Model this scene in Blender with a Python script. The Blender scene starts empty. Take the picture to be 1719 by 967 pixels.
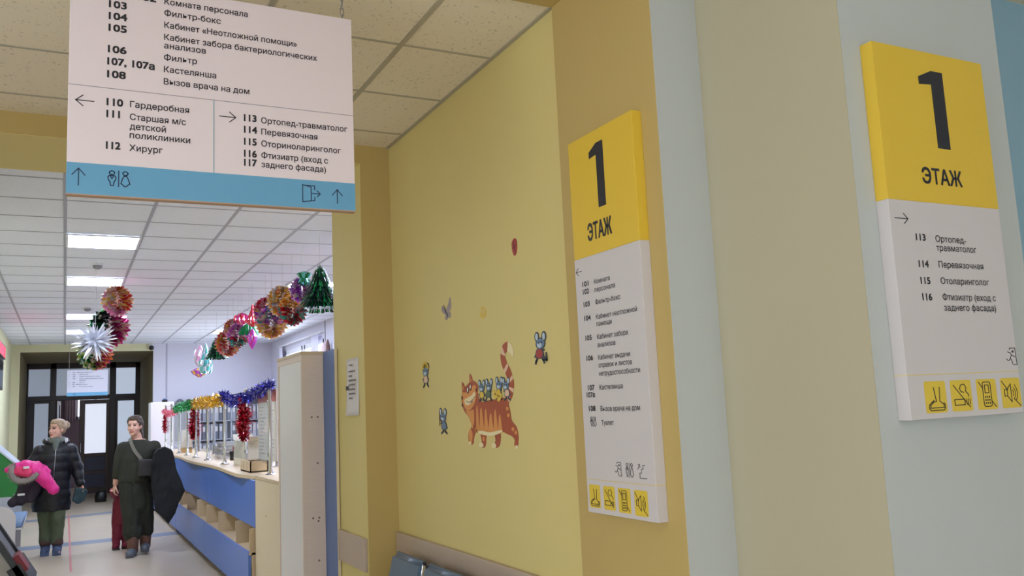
import bpy, bmesh, math, random
from mathutils import Vector, Matrix, noise
from mathutils.geometry import tessellate_polygon

# ------------------------------------------------------------------ camera, world, lights, exposure
SC = bpy.context.scene
COL = SC.collection
EYE = 1.62
F_PX, YAW, PITCH, ROLL = 1457.68, 0.477242, 0.133619, -0.046450
cam_data = bpy.data.cameras.new('camera')
cam_data.sensor_width = 36.0
cam_data.lens = F_PX * 36.0 / 1719.0
cam_data.clip_start = 0.02
camera = bpy.data.objects.new('camera', cam_data)
COL.objects.link(camera)
SC.camera = camera
_f = Vector((math.sin(YAW) * math.cos(PITCH), math.cos(YAW) * math.cos(PITCH), math.sin(PITCH)))
_r = Vector((math.cos(YAW), -math.sin(YAW), 0.0))
_u = _r.cross(_f)
_r2 = math.cos(ROLL) * _r + math.sin(ROLL) * _u
_u2 = -math.sin(ROLL) * _r + math.cos(ROLL) * _u
camera.matrix_world = Matrix(((_r2.x, _u2.x, -_f.x, 0), (_r2.y, _u2.y, -_f.y, 0), (_r2.z, _u2.z, -_f.z, EYE), (0, 0, 0, 1)))

SC.view_settings.view_transform = 'Standard'
SC.view_settings.look = 'None'
SC.view_settings.gamma = 1.0
SC.view_settings.use_curve_mapping = False
SC.view_settings.exposure = 0.0

world = bpy.data.worlds.new('daylight')
SC.world = world
world.use_nodes = True
_bg = world.node_tree.nodes['Background']
_bg.inputs[0].default_value = (0.80, 0.90, 1.0, 1)
_bg.inputs[1].default_value = 3.0

PANEL_GLOW = 45.0          # ceiling lamps of the far hall
LOBBY_GLOW = 3.0          # ceiling lamps above and behind the viewer


def daylight(name, loc, rot, sx, sy, power, color):
    d = bpy.data.lights.new(name, 'AREA')
    d.shape = 'RECTANGLE'
    d.size, d.size_y, d.energy, d.color = sx, sy, power, color
    o = bpy.data.objects.new(name, d)
    o.location, o.rotation_euler = loc, rot
    COL.objects.link(o)
    return o


daylight('added_side_daylight', (-2.5, 0.5, 1.4), (0, math.radians(-90), 0), 1.9, 5.0, 18.0, (0.96, 0.97, 1.0))  # added light at the unseen left window, brightens the yellow wall
# daylight coming in through the entrance window behind the viewer and the reception window
daylight('daylight_entrance', (0.4, -3.86, 1.55), (math.radians(90), 0, 0), 4.6, 2.3, 13.0, (0.84, 0.92, 1.0))
daylight('daylight_reception', (3.93, 16.3, 2.0), (0, math.radians(90), 0), 1.9, 3.0, 32.0, (0.78, 0.86, 1.0))


# ------------------------------------------------------------------ helpers
def lin(c):
    c = c / 255.0
    return c / 12.92 if c <= 0.04045 else ((c + 0.055) / 1.055) ** 2.4


MATS = {}


def mat(name, rgb, rough=0.6, metal=0.0, bump=0.0, bscale=60.0, vary=0.0, vscale=3.0, emit=0.0, coat=0.0, sheen=0.0):
    if name in MATS:
        return MATS[name]
    m = bpy.data.materials.new(name)
    m.use_nodes = True
    nt = m.node_tree
    b = nt.nodes['Principled BSDF']
    col = (lin(rgb[0]), lin(rgb[1]), lin(rgb[2]), 1)
    b.inputs['Base Color'].default_value = col
    b.inputs['Roughness'].default_value = rough
    b.inputs['Metallic'].default_value = metal
    if coat:
        b.inputs['Coat Weight'].default_value = coat
    if sheen:
        b.inputs['Sheen Weight'].default_value = sheen
    if emit:
        b.inputs['Emission Color'].default_value = col
        b.inputs['Emission Strength'].default_value = emit
    tc = nt.nodes.new('ShaderNodeTexCoord')
    if vary:
        n = nt.nodes.new('ShaderNodeTexNoise')
        n.inputs['Scale'].default_value = vscale
        n.inputs['Detail'].default_value = 5
        nt.links.new(tc.outputs['Object'], n.inputs['Vector'])
        mx = nt.nodes.new('ShaderNodeMix')
        mx.data_type = 'RGBA'
        mx.inputs[6].default_value = tuple(v * (1 - vary) for v in col[:3]) + (1,)
        mx.inputs[7].default_value = tuple(min(1, v * (1 + vary)) for v in col[:3]) + (1,)
        nt.links.new(n.outputs['Fac'], mx.inputs[0])
        nt.links.new(mx.outputs[2], b.inputs['Base Color'])
    if bump:
        n2 = nt.nodes.new('ShaderNodeTexNoise')
        n2.inputs['Scale'].default_value = bscale
        n2.inputs['Detail'].default_value = 3
        nt.links.new(tc.outputs['Object'], n2.inputs['Vector'])
        bp = nt.nodes.new('ShaderNodeBump')
        bp.inputs['Strength'].default_value = bump
        bp.inputs['Distance'].default_value = 0.01
        nt.links.new(n2.outputs['Fac'], bp.inputs['Height'])
        nt.links.new(bp.outputs['Normal'], b.inputs['Normal'])
    MATS[name] = m
    return m


def wood_mat(name, rgb, dark, scale=(1, 1, 8), rough=0.45):
    if name in MATS:
        return MATS[name]
    m = mat(name, rgb, rough)
    nt = m.node_tree
    b = nt.nodes['Principled BSDF']
    tc = nt.nodes.new('ShaderNodeTexCoord')
    mp = nt.nodes.new('ShaderNodeMapping')
    mp.inputs['Scale'].default_value = scale
    n = nt.nodes.new('ShaderNodeTexNoise')
    n.inputs['Scale'].default_value = 9
    n.inputs['Detail'].default_value = 6
    n.inputs['Distortion'].default_value = 0.4
    mx = nt.nodes.new('ShaderNodeMix')
    mx.data_type = 'RGBA'
    mx.inputs[6].default_value = (lin(dark[0]), lin(dark[1]), lin(dark[2]), 1)
    mx.inputs[7].default_value = (lin(rgb[0]), lin(rgb[1]), lin(rgb[2]), 1)
    nt.links.new(tc.outputs['Object'], mp.inputs['Vector'])
    nt.links.new(mp.outputs['Vector'], n.inputs['Vector'])
    nt.links.new(n.outputs['Fac'], mx.inputs[0])
    nt.links.new(mx.outputs[2], b.inputs['Base Color'])
    return m


def glass_mat(name, tint=(0.97, 0.985, 1.0), ior=1.2):
    if name in MATS:
        return MATS[name]
    m = bpy.data.materials.new(name)
    m.use_nodes = True
    nt = m.node_tree
    out = nt.nodes['Material Output']
    nt.nodes.remove(nt.nodes['Principled BSDF'])
    t = nt.nodes.new('ShaderNodeBsdfTransparent')
    t.inputs[0].default_value = tint + (1,)
    g = nt.nodes.new('ShaderNodeBsdfGlossy')
    g.inputs['Roughness'].default_value = 0.03
    fr = nt.nodes.new('ShaderNodeFresnel')
    fr.inputs[0].default_value = ior
    mx = nt.nodes.new('ShaderNodeMixShader')
    geo = nt.nodes.new('ShaderNodeNewGeometry')
    inv = nt.nodes.new('ShaderNodeMath')
    inv.operation = 'SUBTRACT'
    inv.inputs[0].default_value = 1.0
    mul = nt.nodes.new('ShaderNodeMath')
    mul.operation = 'MULTIPLY'
    nt.links.new(geo.outputs['Backfacing'], inv.inputs[1])
    nt.links.new(fr.outputs[0], mul.inputs[0])
    nt.links.new(inv.outputs[0], mul.inputs[1])
    nt.links.new(mul.outputs[0], mx.inputs[0])
    nt.links.new(t.outputs[0], mx.inputs[1])
    nt.links.new(g.outputs[0], mx.inputs[2])
    nt.links.new(mx.outputs[0], out.inputs[0])
    MATS[name] = m
    return m


class MB:
    """collects shapes of one mesh"""

    def __init__(self):
        self.v, self.f, self.m = [], [], []

    def add(self, vs, fs, mi=0):
        o = len(self.v)
        self.v += [tuple(p) for p in vs]
        self.f += [tuple(i + o for i in f) for f in fs]
        self.m += [mi] * len(fs)
        return self

    def box(self, x0, x1, y0, y1, z0, z1, mi=0):
        return self.add([(x0, y0, z0), (x1, y0, z0), (x1, y1, z0), (x0, y1, z0), (x0, y0, z1), (x1, y0, z1), (x1, y1, z1), (x0, y1, z1)],
                        [(0, 3, 2, 1), (4, 5, 6, 7), (0, 1, 5, 4), (1, 2, 6, 5), (2, 3, 7, 6), (3, 0, 4, 7)], mi)

    def rbox(self, x0, x1, y0, y1, z0, z1, r=0.01, seg=2, mi=0):
        bm = bmesh.new()
        bmesh.ops.create_cube(bm, size=1)
        for v in bm.verts:
            v.co = Vector((x0 + (v.co.x + .5) * (x1 - x0), y0 + (v.co.y + .5) * (y1 - y0), z0 + (v.co.z + .5) * (z1 - z0)))
        bmesh.ops.bevel(bm, geom=bm.edges[:], offset=r, segments=seg, affect='EDGES', profile=0.5)
        return self.bm(bm, mi)

    def bm(self, bm, mi=0, mtx=None):
        bm.verts.index_update()
        vs = [(mtx @ v.co) if mtx else v.co.copy() for v in bm.verts]
        fs = [[v.index for v in f.verts] for f in bm.faces]
        bm.free()
        return self.add(vs, fs, mi)

    def cone(self, p, q, r0, r1, n=12, mi=0, caps=True):
        p, q = Vector(p), Vector(q)
        d = (q - p).normalized()
        a = d.orthogonal().normalized()
        b = d.cross(a)
        vs = []
        for c, r in ((p, r0), (q, r1)):
            for i in range(n):
                t = 2 * math.pi * i / n
                vs.append(c + r * (math.cos(t) * a + math.sin(t) * b))
        fs = [(i, (i + 1) % n, n + (i + 1) % n, n + i) for i in range(n)]
        if caps:
            fs += [tuple(range(n - 1, -1, -1)), tuple(range(n, 2 * n))]
        return self.add(vs, fs, mi)

    def cyl(self, p, q, r, n=12, mi=0):
        return self.cone(p, q, r, r, n, mi)

    def tube(self, pts, r, n=8, mi=0):
        pts = [Vector(p) for p in pts]
        rs = r if isinstance(r, (list, tuple)) else [r] * len(pts)
        vs, fs = [], []
        a = None
        for i, p in enumerate(pts):
            d = (pts[min(i + 1, len(pts) - 1)] - pts[max(i - 1, 0)]).normalized()
            a = d.orthogonal().normalized() if a is None else (a - d * a.dot(d)).normalized()
            b = d.cross(a)
            for k in range(n):
                t = 2 * math.pi * k / n
                vs.append(p + rs[i] * (math.cos(t) * a + math.sin(t) * b))
        for i in range(len(pts) - 1):
            for k in range(n):
                fs.append((i * n + k, i * n + (k + 1) % n, (i + 1) * n + (k + 1) % n, (i + 1) * n + k))
        fs += [tuple(range(n - 1, -1, -1)), tuple(range((len(pts) - 1) * n, len(pts) * n))]
        return self.add(vs, fs, mi)

    def ball(self, c, r, n=16, mi=0, rot=None):
        r = r if isinstance(r, (list, tuple)) else (r, r, r)
        vs, fs = [], []
        h = max(6, n // 2)
        for i in range(h + 1):
            th = math.pi * i / h
            for k in range(n):
                ph = 2 * math.pi * k / n
                p = Vector((r[0] * math.sin(th) * math.cos(ph), r[1] * math.sin(th) * math.sin(ph), r[2] * math.cos(th)))
                if rot is not None:
                    p = rot @ p
                vs.append(Vector(c) + p)
        for i in range(h):
            for k in range(n):
                fs.append((i * n + k, (i + 1) * n + k, (i + 1) * n + (k + 1) % n, i * n + (k + 1) % n))
        return self.add(vs, fs, mi)

    def lathe(self, c, prof, n=20, mi=0):
        vs, fs = [], []
        for r, z in prof:
            for k in range(n):
                t = 2 * math.pi * k / n
                vs.append((c[0] + r * math.cos(t), c[1] + r * math.sin(t), c[2] + z))
        for i in range(len(prof) - 1):
            for k in range(n):
                fs.append((i * n + k, i * n + (k + 1) % n, (i + 1) * n + (k + 1) % n, (i + 1) * n + k))
        fs += [tuple(range(n - 1, -1, -1)), tuple(range((len(prof) - 1) * n, len(prof) * n))]
        return self.add(vs, fs, mi)

    def prism(self, poly, axis, lo, hi, mi=0):
        """poly in the two other axes (x,z) for 'y', (y,z) for 'x', (x,y) for 'z'"""
        n = len(poly)

        def pt(a, b, t):
            return {'y': (a, t, b), 'x': (t, a, b), 'z': (a, b, t)}[axis]
        vs = [pt(a, b, lo) for a, b in poly] + [pt(a, b, hi) for a, b in poly]
        fs = [tuple(range(n - 1, -1, -1)), tuple(range(n, 2 * n))] + [(i, (i + 1) % n, n + (i + 1) % n, n + i) for i in range(n)]
        return self.add(vs, fs, mi)

    def loft(self, rings, n=24, mi=0):
        """rings: (cx, cy, z, rx, ry) ellipses stacked along z"""
        vs, fs = [], []
        for cx, cy, z, rx, ry in rings:
            for k in range(n):
                t = 2 * math.pi * k / n
                vs.append((cx + rx * math.cos(t), cy + ry * math.sin(t), z))
        for i in range(len(rings) - 1):
            for k in range(n):
                fs.append((i * n + k, i * n + (k + 1) % n, (i + 1) * n + (k + 1) % n, (i + 1) * n + k))
        fs += [tuple(range(n - 1, -1, -1)), tuple(range((len(rings) - 1) * n, len(rings) * n))]
        return self.add(vs, fs, mi)

    def limb(self, pts, rs, n=14):
        for i in range(len(pts) - 1):
            self.cone(pts[i], pts[i + 1], rs[i], rs[i + 1], n)
        for p, r in zip(pts, rs):
            self.ball(p, r * 1.0, n)
        return self

    def flat(self, poly, off, mi=0, thick=0.0012):
        """a cut-out lying on a panel: poly (u, v); front at -y = off"""
        return self.prism(poly, 'y', -off, -off + thick, mi)

    def ribbon(self, pts, w, off, closed=False, mi=0, thick=0.0008):
        """stroke of width w along (u, v) points on a panel"""
        n = len(pts)
        rng = range(n if closed else n - 1)
        for i in rng:
            a, b = Vector(pts[i] + (0,)) if len(pts[i]) == 2 else Vector(pts[i]), Vector(pts[(i + 1) % n] + (0,))
            d = (b - a)
            if d.length < 1e-9:
                continue
            d.normalize()
            s = Vector((-d.y, d.x, 0)) * w / 2
            e = d * w * 0.35
            q = [a - e + s, a - e - s, b + e - s, b + e + s]
            self.prism([(p.x, p.y) for p in q], 'y', -off, -off + thick, mi)
        return self

    def build(self, name, mats, parent=None, smooth=False, angle=None):
        me = bpy.data.meshes.new(name)
        me.from_pydata([tuple(p) for p in self.v], [], self.f)
        for m in (mats if isinstance(mats, (list, tuple)) else [mats]):
            me.materials.append(m)
        me.polygons.foreach_set('material_index', self.m)
        bm = bmesh.new()
        bm.from_mesh(me)
        bmesh.ops.recalc_face_normals(bm, faces=bm.faces[:])
        bm.to_mesh(me)
        bm.free()
        if smooth:
            me.polygons.foreach_set('use_smooth', [True] * len(me.polygons))
            if angle:
                me.set_sharp_from_angle(angle=math.radians(angle))
        me.update()
        o = bpy.data.objects.new(name, me)
        COL.objects.link(o)
        if parent is not None:
            o.parent = parent
        return o


def tag(o, label=None, cat=None, group=None, kind=None):
    if label:
        o['label'] = label
    if cat:
        o['category'] = cat
    if group:
        o['group'] = group
    if kind:
        o['kind'] = kind
    return o


def thing(name, label, cat, loc=(0, 0, 0), rz=0.0, group=None):
    o = bpy.data.objects.new(name, None)
    o.empty_display_size = 0.1
    o.location = loc
    o.rotation_euler = (0, 0, rz)
    COL.objects.link(o)
    return tag(o, label, cat, group)


def struct(o):
    o['kind'] = 'structure'
    return o


def copy_tree(o, parent=None):
    kids = list(o.children)
    c = o.copy()
    COL.objects.link(c)
    if parent is not None:
        c.parent = parent
    for k in kids:
        copy_tree(k, c)
    return c


def circle(cx, cy, r, n=18, a0=0.0, a1=360.0, ry=None):
    ry = r if ry is None else ry
    full = abs(a1 - a0) >= 359.9
    m = n if full else n - 1
    return [(cx + r * math.cos(math.radians(a0 + (a1 - a0) * i / m)), cy + ry * math.sin(math.radians(a0 + (a1 - a0) * i / m))) for i in range(n)]


def rrect(x0, y0, x1, y1, r, k=4):
    out = []
    for cx, cy, a in ((x1 - r, y1 - r, 0), (x0 + r, y1 - r, 90), (x0 + r, y0 + r, 180), (x1 - r, y0 + r, 270)):
        for i in range(k + 1):
            t = math.radians(a + 90 * i / k)
            out.append((cx + r * math.cos(t), cy + r * math.sin(t)))
    return out


def smooth_curve(pts, k=6, closed=False):
    """Catmull-Rom through 2-D or 3-D points"""
    n = len(pts)
    P = [Vector(tuple(p) + (0,) * (3 - len(p))) for p in pts]
    dim = len(pts[0])
    out = []
    for i in range(n if closed else n - 1):
        p0 = P[(i - 1) % n] if closed or i > 0 else P[0]
        p1, p2 = P[i], P[(i + 1) % n]
        p3 = P[(i + 2) % n] if closed or i + 2 < n else P[-1]
        for j in range(k):
            t = j / k
            q = 0.5 * ((2 * p1) + (-p0 + p2) * t + (2 * p0 - 5 * p1 + 4 * p2 - p3) * t * t + (-p0 + 3 * p1 - 3 * p2 + p3) * t ** 3)
            out.append(tuple(q[:dim]))
    if not closed:
        out.append(tuple(pts[-1]))
    return out


def _inside(pt, poly):
    x, y = pt
    r = False
    n = len(poly)
    for i in range(n):
        x0, y0 = poly[i]
        x1, y1 = poly[(i + 1) % n]
        if (y0 > y) != (y1 > y) and x < (x1 - x0) * (y - y0) / (y1 - y0) + x0:
            r = not r
    return r


def text_faces(body):
    """flat lettering as triangles: every outer contour filled on its own, with the holes that lie wholly in it"""
    cu = bpy.data.curves.new('lettering', 'FONT')
    cu.body = body
    cu.size = 1.0
    cu.fill_mode = 'NONE'
    cu.resolution_u = 3
    o = bpy.data.objects.new('lettering', cu)
    COL.objects.link(o)
    dg = bpy.context.evaluated_depsgraph_get()
    dg.update()
    me = bpy.data.meshes.new_from_object(o.evaluated_get(dg))
    nb = {}
    for e in me.edges:
        nb.setdefault(e.vertices[0], []).append(e.vertices[1])
        nb.setdefault(e.vertices[1], []).append(e.vertices[0])
    seen, loops = set(), []
    for s in range(len(me.vertices)):
        if s in seen or s not in nb:
            continue
        loop, prev, cur = [s], None, s
        seen.add(s)
        while True:
            nx = [q for q in nb[cur] if q != prev and q not in seen]
            if not nx:
                break
            q = (cur + 1) if (cur + 1) in nx else nx[0]
            prev, cur = cur, q
            seen.add(cur)
            loop.append(cur)
        pts = []
        for i in loop:
            c = (me.vertices[i].co.x, me.vertices[i].co.y)
            if not pts or abs(c[0] - pts[-1][0]) + abs(c[1] - pts[-1][1]) > 1e-5:
                pts.append(c)
        if len(pts) > 2:
            loops.append(pts)
    bpy.data.objects.remove(o)
    bpy.data.curves.remove(cu)
    bpy.data.meshes.remove(me)
    area = lambda P: sum(P[i][0] * P[(i + 1) % len(P)][1] - P[(i + 1) % len(P)][0] * P[i][1] for i in range(len(P))) / 2
    ar = [area(P) for P in loops]
    hole = [any(ar[j] * ar[i] < 0 and abs(ar[j]) > abs(ar[i]) and all(_inside(q, loops[j]) for q in loops[i][::3]) for j in range(len(loops))) for i in range(len(loops))]
    outers = [P for P, h in zip(loops, hole) if not h]
    holes = [P for P, h in zip(loops, hole) if h]
    vs, fs = [], []
    for P in outers:
        hs = [h for h in holes if all(_inside(q, P) for q in h[::3])]
        tri = tessellate_polygon([[Vector((x, y, 0)) for x, y in L] for L in [P] + hs])
        o_ = len(vs)
        for L in [P] + hs:
            vs += L
        fs += [(a_ + o_, b_ + o_, c_ + o_) for a_, b_, c_ in tri]
    return vs, fs


def text_into(mb, body, u, v, w=None, cap=0.02, off=0.0208, bold=0.0, mi=0):
    """adds flat lettering: left end of the baseline at (u, v), capital height cap, stretched to width w"""
    V, F = text_faces(body)
    x0, x1 = min(p[0] for p in V), max(p[0] for p in V)
    sy = cap / 0.70
    sx = (w / (x1 - x0)) if w else sy
    d = bold * cap
    steps = [(0, 0)] if not d else [(-d, -d), (d, -d), (-d, d), (d, d), (0, 0), (d, 0), (-d, 0)]
    for k, (dx, dy) in enumerate(steps):
        mb.add([(u + (x - x0) * sx + dx, -off - k * 4e-6, v + y * sy + dy) for x, y in V], F, mi)


# ------------------------------------------------------------------ materials
M_YEL = mat('yellow_wall_paint', (222, 204, 136), 0.75, bump=0.05, bscale=25, vary=0.03, vscale=2)
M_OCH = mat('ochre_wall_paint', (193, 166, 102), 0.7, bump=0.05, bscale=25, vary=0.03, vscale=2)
M_GRN = mat('sage_wall_face', (186, 177, 150), 0.8, bump=0.06, bscale=20, vary=0.04, vscale=1.4)  # sage tone used on the pier's side face alone
M_WHT = mat('pale_wall_paint', (190, 193, 190), 0.75, bump=0.08, bscale=18, vary=0.03, vscale=2)
M_BLU = mat('blue_wall_paint', (156, 190, 208), 0.8, bump=0.05, bscale=20)
M_HALL = mat('white_hall_paint', (214, 212, 226), 0.8, bump=0.03, bscale=20)
M_CRM = mat('cream_hall_paint', (216, 212, 172), 0.8, bump=0.03, bscale=20)
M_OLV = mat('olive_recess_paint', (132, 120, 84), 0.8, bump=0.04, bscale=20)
M_TRIM = wood_mat('pale_wood_board', (196, 176, 158), (184, 163, 146), (8, 1, 1))
M_BIRCH = wood_mat('birch_laminate', (214, 192, 158), (204, 180, 146), (1, 1, 8))
M_CABW = wood_mat('pale_oak_laminate', (232, 212, 194), (222, 200, 182), (1, 1, 8))
M_CREAMP = wood_mat('cream_laminate', (226, 210, 176), (219, 202, 166), (1, 1, 8))
M_DKWOOD = wood_mat('dark_door_wood', (58, 42, 42), (38, 27, 30), (1, 1, 0.15), 0.35)
M_RDWOOD = wood_mat('brown_door_wood', (92, 66, 56), (66, 46, 42), (1, 1, 0.15), 0.35)
M_BLUEP = mat('blue_laminate', (86, 122, 200), 0.35, bump=0.01)
M_SLATE = mat('slate_blue_laminate', (98, 126, 186), 0.4)
M_CHROME = mat('chrome', (215, 215, 222), 0.12, metal=1.0)
M_STEEL = mat('brushed_steel', (170, 172, 178), 0.3, metal=1.0)
M_BLACK = mat('black_plastic', (22, 22, 26), 0.35)
M_GLASS = glass_mat('clear_glass')
M_WHITE = mat('white_plastic', (232, 232, 236), 0.4)
M_SIGNW = mat('sign_white', (208, 200, 200), 0.45)
M_SIGNH = mat('directory_white', (238, 222, 226), 0.45)
M_SIGNY = mat('sign_yellow', (226, 188, 58), 0.45)
M_TILEY = mat('tile_yellow', (224, 192, 64), 0.45)
M_SIGNB = mat('sign_blue', (104, 166, 204), 0.45)
M_INK = mat('sign_ink', (34, 34, 44), 0.5)
M_NAVY = mat('sign_navy', (30, 44, 82), 0.5)
M_LINE = mat('sign_grey_line', (150, 140, 150), 0.5)
M_TEAL = mat('sign_teal_line', (110, 160, 176), 0.5)
M_GOLDL = mat('sign_gold_line', (222, 200, 130), 0.5)
M_PAPER = mat('white_paper', (226, 220, 218), 0.8)


def ceiling_mat(name, rgb, speck):
    m = mat(name, rgb, 0.9)
    nt = m.node_tree
    b = nt.nodes['Principled BSDF']
    tc = nt.nodes.new('ShaderNodeTexCoord')
    n = nt.nodes.new('ShaderNodeTexNoise')
    n.inputs['Scale'].default_value = 75
    n.inputs['Detail'].default_value = 2
    mp = nt.nodes.new('ShaderNodeMapping')
    mp.inputs['Scale'].default_value = (1.0, 0.7, 1)
    cr = nt.nodes.new('ShaderNodeValToRGB')
    cr.color_ramp.elements[0].position = 0.30
    cr.color_ramp.elements[1].position = 0.38
    c = (lin(rgb[0]), lin(rgb[1]), lin(rgb[2]), 1)
    cr.color_ramp.elements[0].color = tuple(v * speck for v in c[:3]) + (1,)
    cr.color_ramp.elements[1].color = c
    nt.links.new(tc.outputs['Object'], mp.inputs['Vector'])
    nt.links.new(mp.outputs['Vector'], n.inputs['Vector'])
    nt.links.new(n.outputs['Fac'], cr.inputs['Fac'])
    nt.links.new(cr.outputs['Color'], b.inputs['Base Color'])
    return m


M_CEILN = ceiling_mat('lobby_ceiling_tile', (236, 224, 200), 0.72)
M_CEILF = ceiling_mat('hall_ceiling_tile', (240, 244, 255), 0.9)
M_TBAR = mat('ceiling_grid_bar', (176, 168, 148), 0.5)
M_TBARF = mat('hall_ceiling_grid_bar', (176, 178, 192), 0.5)


def floor_mat():
    m = mat('linoleum', (196, 182, 166), 0.28)
    nt = m.node_tree
    b = nt.nodes['Principled BSDF']
    tc = nt.nodes.new('ShaderNodeTexCoord')
    n = nt.nodes.new('ShaderNodeTexNoise')
    n.inputs['Scale'].default_value = 1.6
    n.inputs['Detail'].default_value = 2
    n.inputs['Roughness'].default_value = 0.5
    mx = nt.nodes.new('ShaderNodeMix')
    mx.data_type = 'RGBA'
    mx.inputs[6].default_value = (lin(200), lin(183), lin(160), 1)
    mx.inputs[7].default_value = (lin(210), lin(195), lin(175), 1)
    nt.links.new(tc.outputs['Object'], n.inputs['Vector'])
    nt.links.new(n.outputs['Fac'], mx.inputs[0])
    nt.links.new(mx.outputs[2], b.inputs['Base Color'])
    n2 = nt.nodes.new('ShaderNodeTexNoise')
    n2.inputs['Scale'].default_value = 5
    mr = nt.nodes.new('ShaderNodeMapRange')
    mr.inputs[3].default_value = 0.28
    mr.inputs[4].default_value = 0.36
    nt.links.new(tc.outputs['Object'], n2.inputs['Vector'])
    nt.links.new(n2.outputs['Fac'], mr.inputs[0])
    nt.links.new(mr.outputs[0], b.inputs['Roughness'])
    return m


M_FLOOR = floor_mat()

# ------------------------------------------------------------------ the setting
CZ = 3.22
W = 0.12
struct(MB().box(-2.72, 4.32, -4.1, 26.2, -0.1, 0).build('floor', M_FLOOR))
struct(MB().box(-1.2, 4.12, 13.6, 14.0, 0, 0.0012).add([(-.95, 17.4, .0014), (1.4, 17.9, .0014), (1.4, 18.3, .0014), (-.95, 17.8, .0014)], [(0, 1, 2, 3)])
       .build('floor_inlay', mat('blue_linoleum', (140, 150, 168), 0.3)))
tag(MB().box(0.08, 0.105, 11.2, 18.2, 0.0014, 0.0022).build('floor_tape', mat('red_tape', (202, 128, 126), 0.5, vary=.2, vscale=9)),
    'faded red guide line running down the hall floor towards the dark doors', 'tape')
struct(MB().box(-2.72, 4.32, -4.1, 5.0, CZ, CZ + .1).build('ceiling', M_CEILN))
struct(MB().box(-1.07, 4.32, 5.0, 19.5, CZ, CZ + .1).build('ceiling_hall', M_CEILF))

# ceiling grids
g = MB()
gx = [1.29 - .6 * i for i in range(7)]
gy = [4.65 - .6 * i for i in range(4)]
for x in gx:
    g.box(x - .012, x + .012, 2.83, 4.93, CZ - .004, CZ + .01)
for y in gy:
    g.box(-2.6, 1.74, y - .008, y + .008, CZ - .003, CZ + .01)
g.box(1.722, 1.74, 2.83, 4.93, CZ - .006, CZ + .01)
struct(g.build('trim_1', M_TBAR))
g = MB()
for x in [-.63, -.03, .57, 1.17, 1.77, 2.40, 3.0, 3.6]:
    g.box(x - .012, x + .012, 5.6, 19.4, CZ - .004, CZ + .01)
for k in range(24):
    y = 5.64 + .6 * k
    if y < 19.35:
        g.box(-.95, 4.0, y - .008, y + .008, CZ - .003, CZ + .01)
struct(g.build('trim_2', M_TBARF))

# lobby
struct(MB().box(1.74, 1.74 + W, 2.83, 4.93, 0, CZ).build('wall_right', M_YEL))
struct(MB().box(1.556, 4.12, 4.93, 5.56, 0, CZ, 0).build('wall_stub', [M_OCH]))
struct(MB().box(1.553, 1.5562, 4.933, 5.562, 0, 3.102).build('trim_3', M_YEL))
lt = MB().box(-2.6, 1.556, 4.93, 5.63, 3.105, CZ + .02)
struct(lt.build('wall_lintel', M_OCH))
struct(MB().box(-2.6, 1.556, 4.935, 5.63, 3.102, 3.106).build('trim_4', M_YEL))
struct(MB().box(-2.6, -.95, 4.93, 5.56, 0, 3.105).build('wall_passage', M_OCH))
b = MB()
b.box(-2.72, -2.6, -4.0, -2.1, 0, CZ).box(-2.72, -2.6, 3.1, 5.56, 0, CZ).box(-2.72, -2.6, -2.1, 3.1, 0, .5).box(-2.72, -2.6, -2.1, 3.1, 2.75, CZ)
struct(b.build('wall_left', M_YEL))
wl = struct(thing('added_side_window', None, None, (-2.66, 0.5, 0.5)))  # unseen window put in to bring more light from the left
f = MB()
for y in (-2.57, -.87, .87, 2.57):
    f.box(-.04, .04, y - .03, y + .03, 0, 2.25)
f.box(-.04, .04, -2.6, 2.6, 0, .06).box(-.04, .04, -2.6, 2.6, 2.19, 2.25)
f.build('window_frame', M_WHITE, wl)
MB().box(-.005, .005, -2.55, 2.55, .06, 2.19).build('window_pane', M_GLASS, wl)
struct(MB().box(1.70, 1.95, 2.2005, 2.83, 0, CZ).build('wall_pilaster', M_OCH))
struct(MB().box(-2.6, 1.70, 2.2, 2.83, 3.185, CZ + .02).build('wall_beam', M_OCH))
struct(MB().box(1.70, 1.8905, 2.197, 2.2005, 0, CZ).build('trim_5', M_WHT))
struct(MB().box(1.8905, 2.585, 1.608, 2.24, 0, CZ).build('wall_pier', M_WHT))
struct(MB().box(1.888, 1.8905, 1.6082, 2.1968, 0, CZ).build('trim_6', M_GRN))
struct(MB().box(2.585, 4.2, 2.12, 2.24, 0, CZ).build('wall_alcove', M_BLU))
struct(MB().box(4.2, 4.32, -4.0, 2.24, 0, CZ).build('wall_east', M_WHT))
b = MB()
b.box(-2.6, -1.95, -4.1, -3.98, 0, CZ).box(2.75, 4.2, -4.1, -3.98, 0, CZ).box(-1.95, 2.75, -4.1, -3.98, 0, .38).box(-1.95, 2.75, -4.1, -3.98, 2.72, CZ)
struct(b.build('wall_back', M_YEL))
wn = struct(thing('window_1', None, None, (0.4, -4.04, 0.38)))
f = MB()
for x in (-2.33, -.8, .8, 2.33):
    f.box(x - .03, x + .03, -.04, .04, 0, 2.34)
f.box(-2.35, 2.35, -.04, .04, 0, .06).box(-2.35, 2.35, -.04, .04, 2.28, 2.34)
f.build('window_frame', M_WHITE, wn)
MB().box(-2.3, 2.3, -.005, .005, .06, 2.28).build('window_pane', M_GLASS, wn)

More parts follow.
